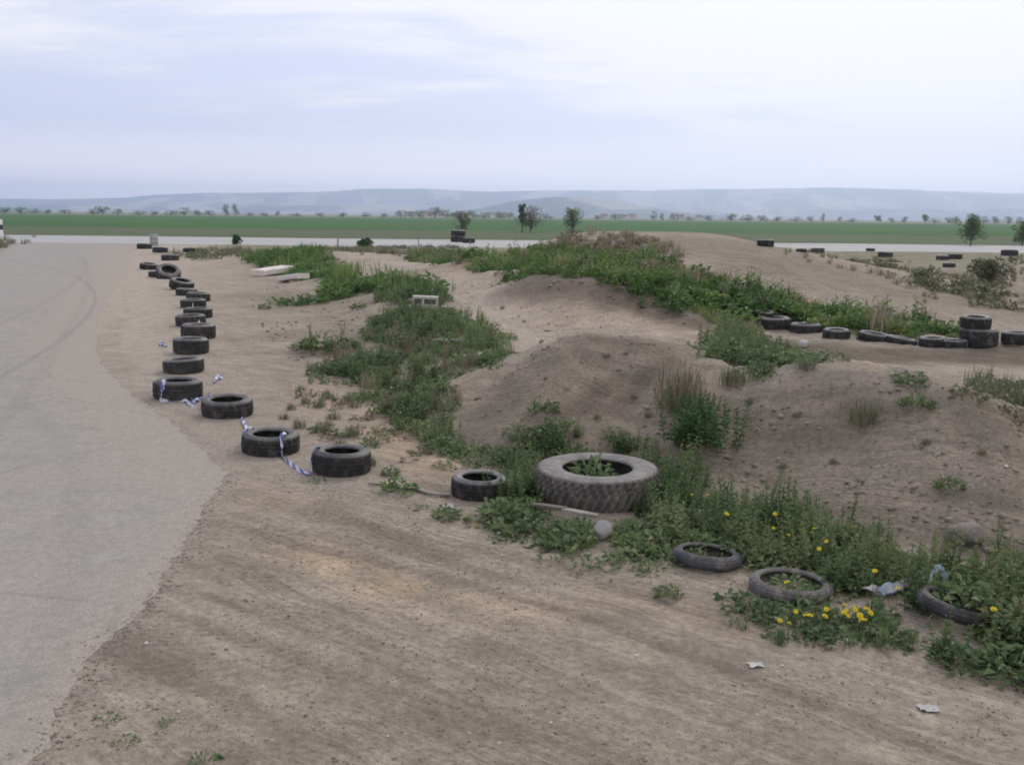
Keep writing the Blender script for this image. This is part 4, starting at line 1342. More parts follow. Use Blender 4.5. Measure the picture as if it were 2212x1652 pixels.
right_band = [(1960, 1225), (2100, 1215), (2330, 1190), (2360, 1530), (2212, 1460), (2110, 1425), (2000, 1395), (1960, 1320)]
left_band = [(1040, 1100), (1110, 1090), (1170, 1125), (1290, 1160), (1400, 1130), (1450, 1215), (1330, 1215), (1200, 1180), (1090, 1140)]
mid_band = [(1400, 1130), (1440, 1105), (1520, 1095), (1640, 1125), (1760, 1150), (1860, 1175), (1950, 1220), (1960, 1290), (1950, 1330), (1850, 1290), (1780, 1245), (1620, 1225), (1530, 1185), (1450, 1215)]
stuff('weed_cover', [
    (R_(left_band, 60, 1, .36, 1.6), LOWS, .9, 1.7, .02), (R_(left_band, 34, 2, .36, 1.3), LOW, .5, .8, .0), (R_(left_band, 12, 3, .42, 1.4), GRA, .3, .55, .12), (R_([(1060, 1110), (1100, 1085), (1150, 1110), (1110, 1140)], 60, 9), LOW, .7, 1.0, .08),
    (R_(mid_band, 46, 1, .32, .9), LOW, .6, 1.15, -.02), (R_(mid_band, 26, 2, .38, .9), UPR, .5, 1.0, 0), (R_(mid_band, 14, 3, .4, 1.2), GRA, .4, .9, .08), (R_(mid_band, 40, 31, .25, 1.2), LOWS, .8, 1.6, .06),
    (R_([(1400, 1130), (1440, 1105), (1520, 1095), (1560, 1120), (1540, 1170), (1430, 1190)], 40, 33), LOW, .7, 1.1, .0), (R_([(1400, 1130), (1440, 1105), (1520, 1095), (1560, 1120), (1540, 1170)], 22, 34), UPR, .5, .85, -.03),
    (R_(right_band, 30, 4, .26, 1.1), UPR, .5, 1.0, -.03), (R_(right_band, 44, 5, .18, 1.2), LOW, .7, 1.15, -.03), (R_([(2110, 1300), (2330, 1290), (2360, 1530), (2212, 1460), (2120, 1425)], 36, 52), LOW, .8, 1.2, -.08)], M['weed'])
low_front = [(1575, 1300), (1640, 1300), (1760, 1330), (1950, 1330), (1985, 1392), (1900, 1398), (1800, 1385), (1690, 1365), (1600, 1330)]
foot_l = [(950, 1005), (1000, 965), (1090, 975), (1120, 940), (1230, 930), (1265, 975), (1160, 1000), (1110, 1040), (1120, 1080), (1050, 1095), (1020, 1140), (1090, 1165), (1300, 1220), (1420, 1230), (1500, 1215), (1400, 1180), (1250, 1140), (1150, 1120), (1130, 1070), (1090, 1010)]
stuff('low_grass', [(R_(low_front, 120, 6, .25, 2), LOWS, .7, 1.4, .08), (R_(low_front, 60, 7, .3, 2), GRA, .25, .5, .1), (R_([(1020, 1130), (1100, 1160), (1300, 1215), (1480, 1225), (1480, 1240), (1250, 1215), (1060, 1175)], 70, 8, .45, 1.5), LOWS, .6, 1.2, .05)], M['weed'])
stuff('weed_cover', [
    (R_([(1095, 985), (1145, 985), (1150, 1085), (1060, 1110), (1090, 1040)], 75, 10), LOW, .7, 1.1, -.06),
    (R_([(1095, 985), (1145, 985), (1150, 1085), (1060, 1100), (1090, 1040)], 30, 10), UPR, .5, .75, -.03),
    (R_([(1110, 960), (1150, 925), (1230, 930), (1260, 985), (1140, 995)], 60, 11), LOW, .7, 1.1, .02),
    (R_([(1110, 960), (1150, 930), (1230, 930), (1260, 985), (1140, 995)], 20, 11), UPR, .4, .65, .02),
    (R_([(1310, 980), (1340, 935), (1390, 945), (1400, 980)], 45, 12), LOW, .6, 1.0, .03), (R_([(1310, 980), (1340, 935), (1390, 945), (1400, 980)], 14, 12), UPR, .4, .6, .03),
    (R_([(1410, 1020), (1440, 970), (1490, 960), (1500, 1050), (1470, 1110), (1400, 1100)], 60, 13), UPR, .5, .9, -.03),
    (R_([(940, 1005), (985, 970), (1080, 975), (1080, 1005), (985, 1015)], 40, 14, .3), LOW, .5, .85, .03),
    (R_([(1280, 1045), (1310, 1045), (1300, 1060), (1285, 1060)], 1, 15), UPR, .5, .8, .03)], M['weed'])
bank = [(690, 805), (800, 765), (800, 700), (860, 680), (960, 690), (1000, 700), (1085, 748), (1095, 775), (1000, 835), (960, 885), (985, 965), (930, 985), (860, 930), (840, 850), (760, 820)]
thin = [(620, 850), (700, 800), (840, 850), (880, 940), (930, 1000), (820, 1000), (740, 950), (640, 920)]
stuff('weed_cover', [
    (R_(bank, 13, 20, .50, 1.3), LOW, .8, 1.45, -.02), (R_(bank, 8, 21, .53, 1.4), UPR, .5, 1.0, 0), (R_(bank, 4, 22, .45, 1.0), GRA, .5, .9, .15), (R_(bank, 16, 26, .48, 1.6), LOWS, .9, 1.8, .08),
    (R_([(960, 690), (1000, 690), (1090, 745), (1095, 775), (1040, 790), (980, 760)], 10, 23, .3), GRB, .5, .8, .28),
    (R_([(960, 690), (1000, 690), (1090, 745), (1100, 775), (1040, 790), (980, 760)], 13, 29, .42, 1.3), LOW, .8, 1.3, .12),
    (R_([(800, 745), (820, 700), (900, 690), (960, 700), (980, 750), (900, 765)], 16, 27, .42, 1.2), LOW, .9, 1.6, -.02), (R_([(800, 745), (820, 700), (900, 690), (960, 700), (980, 750), (900, 765)], 12, 27, .44, 1.2), UPR, .7, 1.25, 0),
    (R_([(850, 690), (880, 650), (940, 640), (985, 690), (930, 690)], 6, 37, .45, 1.0), LOW, .8, 1.4, .05),
    (R_([(870, 850), (960, 850), (985, 965), (930, 985), (880, 930)], 30, 28, .40, 1.3), LOW, .7, 1.2, .0), (R_([(880, 860), (955, 860), (980, 960), (935, 970)], 12, 28, .45, 1.2), UPR, .45, .85, 0),
    (R_([(835, 650), (845, 618), (935, 630), (955, 668), (900, 662)], 7, 38, .35, .8), LOW, 1.2, 2.0, -.02), (R_([(835, 650), (845, 618), (935, 630), (955, 668), (900, 662)], 5, 38, .38, .8), UPR, .8, 1.3, 0),
    (R_([(690, 805), (800, 775), (960, 795), (985, 850), (900, 905), (780, 840)], 12, 39, .42, 1.3), LOW, .8, 1.35, 0), (R_([(690, 805), (800, 775), (960, 795), (985, 850), (900, 905), (780, 840)], 6, 45, .46, 1.2), UPR, .5, .9, 0),
    (R_(thin, 9, 24, .5, 1.6), LOWS, .7, 1.4, .08), (R_(thin, 6, 25, .45, 1.6), GRA, .25, .5, .2)], M['weed'])
stuff('bank_grass', [
    (R_([(545, 566), (600, 555), (690, 553), (708, 585), (760, 610), (890, 618), (945, 632), (935, 650), (850, 640), (710, 640), (705, 605), (620, 592), (560, 572)], 5.5, 30, .22, .5), CLO, .8, 1.6, .0),
    (R_([(545, 566), (600, 555), (690, 553), (708, 585), (760, 610), (890, 618), (945, 632), (935, 650), (850, 640), (710, 640), (705, 605), (620, 592), (560, 572)], 4, 31, .25, .5), GRB, 1.0, 1.7, .1),
    (R_([(590, 658), (700, 640), (760, 640), (700, 655), (600, 664)], 8, 32, .2), CLO, .5, .9, .0)], M['lush'])
strip = [(880, 556), (960, 556), (1050, 566), (1150, 545), (1250, 550), (1400, 560), (1480, 585), (1560, 615), (1700, 652), (1900, 682), (2060, 708), (2060, 728), (1980, 738), (1900, 728), (1830, 716), (1700, 705), (1640, 700), (1560, 700), (1450, 668), (1370, 632), (1300, 606), (1200, 596), (1080, 588), (1020, 572), (900, 560)]
stuff('bank_grass', [
    (R_(strip, 9, 40, .34, .7), CLO, .5, 1.15, .02), (R_(strip, 5, 41, .50, .7), CUP, .5, 1.15, .05), (R_(strip, 10, 44, .2, .6), CLO, .3, .6, .12), (R_(strip, 6, 42, .35, .6), GRB, .5, 1.0, .15),
    (R_([(1480, 640), (1560, 620), (1700, 660), (1700, 700), (1580, 698)], 9, 43, .1), CLO, .9, 1.4, -.05)], M['lush'])
stuff('weed_cover', [
    (R_([(1540, 770), (1560, 735), (1590, 715), (1615, 735), (1700, 765), (1740, 788), (1640, 788)], 22, 50, .15), LOW, .9, 1.5, -.05),
    (R_([(1545, 765), (1560, 735), (1600, 715), (1620, 740), (1640, 775), (1580, 775)], 16, 51), UPR, .9, 1.3, -.03)], M['weed'])
stuff('scrub_cover', [
    (R_([(2110, 860), (2160, 845), (2260, 850), (2280, 930), (2212, 895)], 16, 60, .25), LOW, .9, 1.4, 0), (R_([(2110, 860), (2160, 845), (2260, 850), (2280, 930), (2212, 895)], 8, 61, .3), GRA, .8, 1.3, .1),
    (R_([(1700, 552), (1900, 552), (2260, 560), (2300, 690), (2180, 672), (2080, 650), (1950, 618), (1800, 580)], 1.6, 62, .50, .22), CLO, .35, .9, 0),
    (R_([(1700, 552), (1900, 552), (2260, 560), (2300, 690), (2180, 672), (2080, 650), (1950, 618), (1800, 580)], 2.2, 63, .45, .3), GRB, .3, .7, .25),
    (R_([(1930, 610), (2000, 598), (2120, 640), (2190, 668), (2110, 668), (2020, 640)], 3.2, 64, .40, .5), CLO, .5, 1.0, .0),
    (R_([(350, 552), (520, 540), (760, 536), (1000, 533), (1150, 535), (1150, 545), (900, 545), (540, 556), (420, 568)], .9, 65, .35, .2), CLO, .7, 1.2, .05),
    (R_([(350, 545), (520, 538), (1150, 532), (1150, 542), (900, 543), (540, 552)], 1.2, 66, .3, .2), GRB, .6, 1.2, .25),
    (R_([(0, 520), (30, 515), (44, 512), (20, 530), (-60, 560), (-120, 540)], .8, 67), GRB, .8, 1.6, .1)], M['dull'])
stuff('dry_weeds', [
    (R_([(1175, 525), (1250, 508), (1350, 506), (1430, 525), (1480, 555), (1400, 550), (1280, 545), (1190, 540)], 3.5, 70, .42, .6), CLO, .5, 1.1, -.15),
    (R_([(1175, 525), (1250, 508), (1350, 506), (1430, 525), (1480, 555), (1400, 550), (1280, 545), (1190, 540)], 7, 71, .3, .6), GRB, .4, 1.0, .05)], M['dry'])

stuff('dry_weeds', [
    (R_(bank, 2.2, 72, .45, 1.0), GRA, .8, 1.3, .2), (R_(bank, 1.2, 73, .4, 1.0), UPR, .6, 1.1, .1), (R_(strip, 1.0, 74, .45, .6), GRB, .8, 1.5, .2), (R_(strip, .5, 75, .45, .6), CUP, .7, 1.2, .1),
    (R_(mid_band, 5, 76, .4, 1.0), GRA, .7, 1.2, .2), (R_(right_band, 4, 77, .4, 1.0), UPR, .5, .9, .1), (R_(thin, 3, 78, .4, 1.2), LOWS, .8, 1.4, .2)], M['dry'])

# ------------------------------------------------------------------ single plants
P_TH = {}


def plant_proto(key, spec, mat, name, cat, label):
    (V, T, C), S = spec
    r = bpy.data.objects.new(name, None); COL.objects.link(r); r.empty_display_size = .1
    tag(r, label, cat)
    obj('leaves', raw_mesh(name + ' leaves', V, T, mat, tint=C), r)
    if S is not None:
        obj('stems', raw_mesh(name + ' stems', S[0], S[1], M['stemg']), r)
        r.children[-1].name = 'stem'
    P_TH[key] = [r, False]


def big_bush(seed, h, spread, ns, nl, ll, lw):
    return p_upright(seed, h, ns, spread, nl, ll, lw)


plant_proto('bush', big_bush(501, .58, .46, 30, 30, .10, .048), M['bush'], 'leafy_bush', 'bush', 'dense dark green leafy bush between the two mounds')
plant_proto('tall', p_upright(511, .62, 2, .06, 34, .075, .03), M['weed'], 'tall_weed', 'weed', 'tall')
plant_proto('tuft', p_grass(521, .34, 90, .20, .010, .6), M['dull'], 'grass_tuft', 'grass tuft', 'tuft')
plant_proto('drytuft', p_grass(531, .5, 130, .34, .012, .55), M['dry'], 'dry_grass_clump', 'grass clump', 'dry')
plant_proto('leafy', p_low(541, .2, .2, 110, .10, .045), M['weed'], 'leafy_weed', 'weed', 'leafy')
plant_proto('sprig', p_low(551, .08, .045, 40, .036, .015), M['lush'], 'green_sprig', 'weed', 'sprig')
plant_proto('yel', p_low(561, .2, .15, 80, .09, .05), M['lush'], 'yellow_green_weed', 'weed', 'yellowish')


def plant(key, px, py, s, label, group=None, sz=1.0):
    g = ground(px, py)
    p = P_TH[key]
    loc = (g[0], g[1], g[2] - .01); rot = (rnd.uniform(-.08, .08), rnd.uniform(-.08, .08), rnd.uniform(0, 6.28))
    if not p[1]:
        p[1] = True
        r = p[0]; r.location = loc; r.rotation_euler = rot; r.scale = (s, s, s * sz); r['label'] = label
        if group:
            r['group'] = group
        return r
    return dup(p[0], loc, rot, (s, s, s * sz), label, group)


plant('bush', 1515, 962, 1.0, 'dense dark green leafy bush in the gully between the two mounds')
plant('bush', 1500, 905, .62, 'smaller leafy bush just behind the dense bush between the mounds')
plant('drytuft', 1478, 856, 1.0, 'dry brownish grass clump above the dense bush in the gully')
plant('drytuft', 1450, 880, .6, 'small dry grass clump left of the gully bush')
plant('tuft', 1580, 832, .9, 'grey green tuft on the crest right of the gully')
plant('tuft', 1640, 812, .5, 'short tuft on the right mound crest near the gully')
plant('tuft', 1740, 798, .5, 'short grass tuft by the right end of the trackside weed clump')
plant('leafy', 1175, 890, .85, 'single blue green weed on the front of the middle mound')
plant('leafy', 1968, 832, .85, 'grey weed on top of the right mound, upper one of two')
plant('leafy', 1978, 880, .8, 'grey weed on top of the right mound, lower one of two')
plant('tuft', 1868, 915, .9, 'flat dull tuft by a crease in the right mound')
plant('leafy', 2050, 1058, .7, 'single green weed on the face of the right mound')
plant('sprig', 1860, 1040, .8, 'tiny sprig on the middle of the right mound face')
plant('tall', 1655, 1120, .88, 'tall narrow dark weed behind the band, left one of two on the mound foot')
plant('tall', 1830, 1150, .78, 'tall narrow dark weed behind the band, right one of two on the mound foot')
plant('tall', 1570, 1110, .8, 'tall dark weed at the band edge right of the tractor tyre')
plant('tall', 1465, 1090, 1.0, 'tall weed beside the right rim of the tractor tyre')
plant('tall', 2155, 1200, .7, 'tall thin weed near the grey brown boulder')
plant('bush', 1112, 1078, .52, 'dense leafy bush between the dusty car tyre and the tractor tyre')
plant('bush', 1448, 1098, .62, 'leafy bush pressed against the right side of the tractor tyre')
plant('bush', 1400, 1112, .36, 'low leafy bush at the near right foot of the tractor tyre', sz=.8)
plant('leafy', 1080, 1122, 1.0, 'bright leafy weed at the near right foot of the dusty car tyre')
plant('bush', 1188, 975, .5, 'leafy bush behind the left rim of the tractor tyre', sz=.8)
plant('bush', 1350, 972, .42, 'leafy bush behind the right rim of the tractor tyre', sz=.9)
plant('leafy', 1442, 1285, .45, 'lone dark green tuft on bare dirt before the middle motorcycle tyre')
plant('yel', 862, 1062, .85, 'yellowish green weed on the sand between the tyre row and dusty tyre')
plant('leafy', 845, 1025, .5, 'small leafy weed just behind the yellowish green weed')
plant('leafy', 965, 1118, .6, 'low grey green weed below the crumpled white paper')
plant('sprig', 905, 1098, 1.0, 'tiny sprig on sand left of the crumpled white paper')
plant('sprig', 685, 1040, 1.0, 'little sprig at the foot of the nearest tyre of the row')
plant('leafy', 775, 668, 1.0, 'dark lone weed on the dirt slope of the left bank')
plant('leafy', 572, 668, .9, 'dull weed cluster at left below the whitish boards')
plant('leafy', 690, 757, 1.7, 'wide leafy weed at the left end of the bank weeds')
plant('leafy', 655, 757, 1.2, 'leafy weed, leftmost of the bank weeds', sz=.8)
plant('tall', 672, 752, 1.0, 'spiky stalk rising from the leftmost bank weeds')
plant('tall', 735, 752, 1.1, 'second spiky stalk right of the leftmost bank weeds')
plant('leafy', 738, 757, 1.5, 'leafy weed around the second spiky stalk of the bank')
for i, (px, py, s, lab) in enumerate(((230, 1555, 1.0, 'long green sprig on gravel, upper left of four at the lower left'), (366, 1560, .8, 'green sprig on gravel, right of the long sprig'), (270, 1603, .95, 'green sprig on gravel below the long sprig'), (441, 1645, 1.1, 'dark sprig cut by the bottom edge of the view'), (170, 1522, .5, 'faint tiny sprig nearest the asphalt at the lower left'), (460, 1572, .5, 'faint tiny sprig right of the others at the lower left'))):
    plant('sprig', px, py, s * .85, lab, 'small sprigs on the lower left gravel')
TFG = 'little tufts scattered on the sandy slope'
for i, (px, py, s) in enumerate(((628, 885, .4), (660, 872, .45), (645, 925, .5), (700, 935, .6), (742, 1000, .5), (690, 880, .5), (720, 905, .45), (615, 905, .35), (760, 940, .5), (705, 860, .5), (675, 800, .6), (650, 845, .4), (735, 965, .4), (800, 1005, .4), (765, 880, .45))):
    plant('tuft', px, py, s, 'small dull tuft on the sandy slope right of the tyre row', TFG)
MDG = 'small clumps on the mound faces'
for px, py, s in ((1290, 905, .35), (1370, 860, .3), (1400, 900, .35), (1690, 1010, .3), (1800, 1000, .3), (2000, 960, .35), (2120, 980, .3), (1720, 900, .3), (1620, 870, .35)):
    plant('tuft', px, py, s * .8, 'tiny dull tuft on a bare mound face', MDG)
# weed standing inside the tractor tyre
gb = pos['big'][1]
r_ = dup(P_TH['leafy'][0], (gb[0] - .05, gb[1] - .03, gb[2] + .12), (0, 0, 1), (1.1, 1.1, 1.3), 'green weed growing up inside the tractor tyre')
r_ = dup(P_TH['tall'][0], (gb[0] - .02, gb[1] + .15, gb[2]), (0, 0, 2), (.8, .8, .85), 'thin weed stalk rising inside the tractor tyre')
gm = pos['m2'][1]
dup(P_TH['leafy'][0], (gm[0], gm[1], gm[2]), (0, 0, .5), (.75, .75, .55), 'green weed growing inside the pale motorcycle tyre')
gm = pos['m3'][1]
dup(P_TH['leafy'][0], (gm[0] + .08, gm[1] - .02, gm[2] + .03), (0, 0, 2.5), (1.0, 1.0, 1.0), 'leafy weed growing out of the tilted motorcycle tyre at the right')
dup(P_TH['leafy'][0], (gm[0] + .26, gm[1] - .32, gm[2]), (0, 0, 1.5), (.9, .9, .9), 'leafy weed covering the low right rim of the tilted motorcycle tyre')
gm = pos['m1'][1]
dup(P_TH['leafy'][0], (gm[0] - .08, gm[1], gm[2]), (0, 0, .9), (.5, .5, .5), 'small weed growing inside the dark middle motorcycle tyre')


# dandelions
def flower_mesh():
    parts = []
    for k, (n, L, el, z) in enumerate(((18, .024, .12, 0), (15, .019, .5, .002), (10, .012, .95, .004))):
        az = np.arange(n) * 6.283 / n + k
        P = np.stack([np.cos(az) * .002, np.sin(az) * .002, np.full(n, z)], 1)
        D = np.stack([np.cos(az) * math.cos(el), np.sin(az) * math.cos(el), np.full(n, math.sin(el))], 1)
        V, T = leaves(P, D, np.full(n, L), np.full(n, L * .42), np.random.default_rng(k), .05)
        parts.append((V, T, .5))
    return raw_mesh('flower head', *join(parts)[:2], M['yellow'])


FLW = flower_mesh()
sv, stt = stems(np.array([[0, 0, 0.]]), np.array([[.008, .004, 1.0]]), .0035)
STM = raw_mesh('flower stem', sv, stt, M['stemg'])
CLG, SGF = 'yellow flowers in the cluster below the pale motorcycle tyre', None
cluster = [(735, 1115), (635, 1170), (695, 1195), (795, 1145), (830, 1140), (935, 1105), (920, 1150), (1060, 1080), (1075, 1150), (1130, 1105), (1170, 1170), (1190, 1175), (1215, 1130), (1150, 1140), (1040, 1125), (1105, 1090), (1200, 1105), (1055, 1110)]
single = [(285, 490, 'yellow flower in the weeds, uppermost left of the band'), (610, 490, 'yellow flower below the left tall narrow weed'), (685, 625, 'yellow flower in weeds above the dark middle motorcycle tyre'), (885, 710, 'bright yellow flower in mid band, left one of two close together'), (940, 665, 'yellow flower in mid band, right one of two close together'),
          (1240, 855, 'biggest yellow flower, alone in weeds right of the pale motorcycle tyre'), (690, 930, 'yellow flower inside the pale motorcycle tyre'), (1395, 970, 'pale yellow flower near the grey weathered tape'), (2010, 1100, 'yellow flower at the far right above the tilted tyre'), (865, 585, 'dull yellow flower high in the band below the right tall weed'),
          (600, 580, 'dull yellow flower just left above the middle motorcycle tyre'), (70, 365, 'faint yellow flower right of the tractor tyre, left one of two'), (165, 365, 'faint yellow flower right of the tractor tyre, right one of two')]
froot = None
for i, q in enumerate([(a, b_, None) for a, b_ in cluster] + single):
    px, py = 1472 + .3345 * q[0], 946.4 + .3345 * q[1]
    hh = (.13 if q[2] is None else .30) * rnd.uniform(.85, 1.15)
    if q[2] and 'inside' in q[2]:
        hh = .17
    # the stem stands behind the flower's place so that the head sits where it grows
    g = ground(px, py)
    for _ in range(3):
        d = ray(px, py); t = (g[2] + hh - CAM_H) / d[2]
        xw, yw = d[0] * t, d[1] * t
        g = np.array([xw, yw, height(xw, yw)[0]])
    s = rnd.uniform(.6, .95) * (1.25 if q[2] and 'biggest' in q[2] else 1) * (.75 if q[2] and 'faint' in q[2] else 1)
    lab = q[2] or 'yellow flower in the dense cluster below the pale motorcycle tyre'
    gp_ = CLG if q[2] is None else None
    loc = (g[0], g[1], g[2])
    if froot is None:
        froot = thing('yellow_flower', lab, 'flower', loc, (0, 0, rnd.uniform(0, 6)), gp_)
        a = obj('flower_head', FLW, froot); b2 = obj('stem', STM, froot)
        fr = froot
    else:
        fr = dup(froot, loc, (0, 0, rnd.uniform(0, 6)), (1, 1, 1), lab, gp_)
    for ch in fr.children:
        if ch.name.startswith('flower_head'):
            ch.location = (.008, .004, hh); ch.scale = (s, s, s); ch.rotation_euler = (rnd.uniform(-.2, .9), rnd.uniform(-.6, .6), -fr.rotation_euler[2])
        else:
            ch.scale = (1, 1, hh)

# ------------------------------------------------------------------ clods and gravel (uncountable)
def clods():
    import bmesh
    V, T, o = [], [], 0
    pro = []
    for k in range(6):
        bm = bmesh.new(); bmesh.ops.create_icosphere(bm, subdivisions=1, radius=1)
        r = np.random.default_rng(k)
        v = np.array([list(x.co) for x in bm.verts]) * np.array([1, .85, .62]) * (1 + r.normal(0, .26, (len(bm.verts), 1)))
        bm.verts.ensure_lookup_table()
        t = np.array([[x.index for x in f.verts] for f in bm.faces])
        bm.free(); pro.append((v, t))
    r = np.random.default_rng(5)

    def put(x, y, s):
        nonlocal o
        z = height(x, y)
        for i in range(len(x)):
            v, t = pro[r.integers(6)]
            a = r.uniform(0, 6.28); c, sn = math.cos(a), math.sin(a)
            Rm = np.array([[c, -sn, 0], [sn, c, 0], [0, 0, 1]]) * s[i]
            V.append(v @ Rm.T + np.array([x[i], y[i], z[i] + s[i] * .12])); T.append(t + o); o += len(v)
    # bare dirt foreground
    n = 11000
    x = r.uniform(-4, 4.5, n); y = r.uniform(4.3, 10.5, n)
    k = ~inside(x, y, lot_poly) & (seg_dist(x, y, lot_poly[:8]) > .1)
    k &= (vnoise(x * 1.3, y * 1.3, 71) > .35)
    x, y = x[k], y[k]
    put(x, y, .006 + .012 * r.power(.35, len(x)) * r.uniform(0, 1, len(x)) ** 2)
    # crumbs broken off along the lot's edge
    le = np.array([at_z(*q)[:2] for q in LOT_PX])
    n = 1500
    u = r.uniform(0, len(le) - 1.001, n); k = u.astype(int); f_ = (u - k)[:, None]
    e = le[k] * (1 - f_) + le[k + 1] * f_ + r.normal(0, .09, (n, 2)) + np.array([.02, 0])
    put(e[:, 0], e[:, 1], .004 + .010 * r.uniform(0, 1, n) ** 3)
    # mound faces
    for poly, n, sm in (([(1000, 960), (1010, 860), (1200, 740), (1320, 718), (1450, 750), (1440, 1000), (1200, 985)], 1500, .035), ([(1520, 1050), (1600, 815), (1800, 808), (2000, 834), (2212, 905), (2300, 1000), (2300, 1210), (2000, 1200), (1750, 1130)], 2600, .030),
                        ([(1060, 600), (1300, 615), (1540, 705), (1350, 700), (1150, 720), (1000, 620)], 500, .05), ([(560, 620), (700, 650), (800, 650), (760, 740), (640, 800), (560, 720)], 500, .04)):
        p = region(poly, n / 20, n, .50, .9)
        k = r.permutation(len(p))[:n]
        p = p[k]
        p2 = region(poly, n / 40, n + 7, .34, 1.6)
        put(p2[:, 0], p2[:, 1], .006 + .022 * r.uniform(0, 1, len(p2)) ** 3)
        put(p[:, 0], p[:, 1], .008 + sm * 1.3 * r.uniform(0, 1, len(p)) ** 4)
    return raw_mesh('clods', np.concatenate(V), np.concatenate(T), M['clod'])


obj('gravel', clods(), kind='stuff')


# ------------------------------------------------------------------ trees
def crown_pts(r, n, w, h, z0, clumps, colw=.25):
    C = np.stack([r.normal(0, w * .24, clumps), r.normal(0, w * .24, clumps), z0 + h * r.uniform(.12, .95, clumps) ** .9], 1)
    taper = 1 - .55 * np.clip((C[:, 2] - z0) / h - .35, 0, 1)
    C[:, :2] *= taper[:, None]
    k = r.integers(0, clumps, n)
    rr = w * colw * .5 * r.uniform(.6, 1.2, clumps)
    d = r.normal(0, 1, (n, 3)); d /= np.linalg.norm(d, axis=1, keepdims=True)
    P = C[k] + d * (rr[k] * r.uniform(.3, 1.1, n) ** .6)[:, None] * np.array([1, 1, 1.15])
    return P, C, d, k


def tree_parts(seed, h, w, n, leaf, clumps=22, z0f=.14):
    r = np.random.default_rng(seed)
    z0 = h * z0f
    P, C, d, k = crown_pts(r, n, w, h * .96 - z0, z0, clumps)
    V, T = leaves(P, d + np.array([0, 0, .4]), leaf * r.uniform(.6, 1.3, n), leaf * .6 * r.uniform(.6, 1.2, n), r, .2)
    tint = np.repeat(np.clip(r.normal(.45, .15, n) + r.normal(0, .15, clumps)[k], 0, 1), 4)
    A = [np.array([0, 0, 0.])] + [np.array([r.normal(0, .03 * w), r.normal(0, .03 * w), h * .12 + h * .35 * r.uniform(0, 1)]) for _ in C]
    B = [np.array([0, 0, h * .75])] + list(C)
    sv, st = stems(np.array(A[:1]), np.array(B[:1]), h * .03)
    lv, lt = stems(np.array(A[1:]), np.array(B[1:]), h * .010)
    jv, jt, _ = join([(sv, st, 0), (lv, lt, 0)])
    return (V, T, tint), (jv, jt)


def make_tree(name, seed, h, w, n, leaf, mat, label, loc, cat='tree', group=None, clumps=22, z0f=.14):
    (V, T, C), (sv, st) = tree_parts(seed, h, w, n, leaf, clumps, z0f)
    t = thing(name, label, cat, loc, (0, 0, 0), group)
    obj('crown', raw_mesh(name + ' crown', V, T, mat, tint=C), t)
    obj('trunk', raw_mesh(name + ' trunk', sv, st, M['bark']), t)
    return t


def tree_at(name, px, py, wpx, hpx, mat, label, seed, n=1400, leaf=.22, cat='tree', clumps=34, z0f=.12, Y=None):
    g = at_z(px, py, 0.0) if Y is None else at_y(px, py, Y)
    k = g[1] / F
    return make_tree(name, seed, hpx * k, wpx * k, n, leaf, mat, label, (g[0], g[1], 0.0), cat, None, clumps, z0f)


tree_at('tree', 2097, 531, 54, 64, M['tree'], 'round green tree beyond the right road, biggest of the mid distance', 1, 2600, .22, clumps=60)
tree_at('tree', 2208, 531, 40, 50, M['tree'], 'green tree cut by the right edge of the view', 2, 1500, .22)
tree_at('tree', 1146, 503, 62, 56, M['treebrown'], 'ragged grey brown tree left of the jump hill crest', 3, 1700, .24, clumps=50)
tree_at('poplar', 1128, 503, 15, 64, M['tree'], 'thin dark columnar tree at the left of the ragged brown tree', 4, 1400, .3, clumps=18)
tree_at('tree', 1238, 504, 48, 52, M['tree'], 'small round green tree right behind the jump hill crest', 5, 1900, .25)
tree_at('shrub', 998, 512, 42, 54, M['treebrown'], 'brown green shrub behind the tyre piles by the road', 6, 1200, .2, 'shrub')
tree_at('shrub', 512, 528, 21, 20, M['bush'], 'dark round shrub on the near edge of the left road', 7, 1500, .16, 'shrub', 16, .03)
tree_at('shrub', 790, 533, 30, 15, M['bush'], 'low green shrub on the near edge of the road, mid left', 8, 1500, .16, 'shrub', 16, .03)
g = ground(2130, 607); tt = make_tree('shrub', 9, 0.7, 1.1, 1500, .11, M['dull'], 'rounded dull green bush at the left foot of the far right mound', (g[0], g[1], g[2] - .05), 'shrub', None, 26, .03)

# the far tree line
FTG = 'far trees along the field edge'
ftp = {}


def far_tree(key, px, py, wpx, hpx, label, group=None, Y=860):
    g = at_y(px, py, Y); k = Y / F
    if key not in ftp:
        t = make_tree('distant_tree', 700 + len(ftp), 8.0, {'r': 9.0, 'c': 3.2}[key[0]], 420, .95, M['tree'], label, (g[0], Y, 0), 'tree', group, 16 if key[0] == 'r' else 10, .06)
        ftp[key] = t
    else:
        t = dup(ftp[key], (g[0], Y, 0), (0, 0, rnd.uniform(0, 6)), (1, 1, 1), label, group)
    t.location.z = 0.0
    w0 = {'r': 9.0, 'c': 3.2}[key[0]]
    t.scale = (wpx * k / w0, wpx * k / w0, hpx * k / 8.0)
    return t


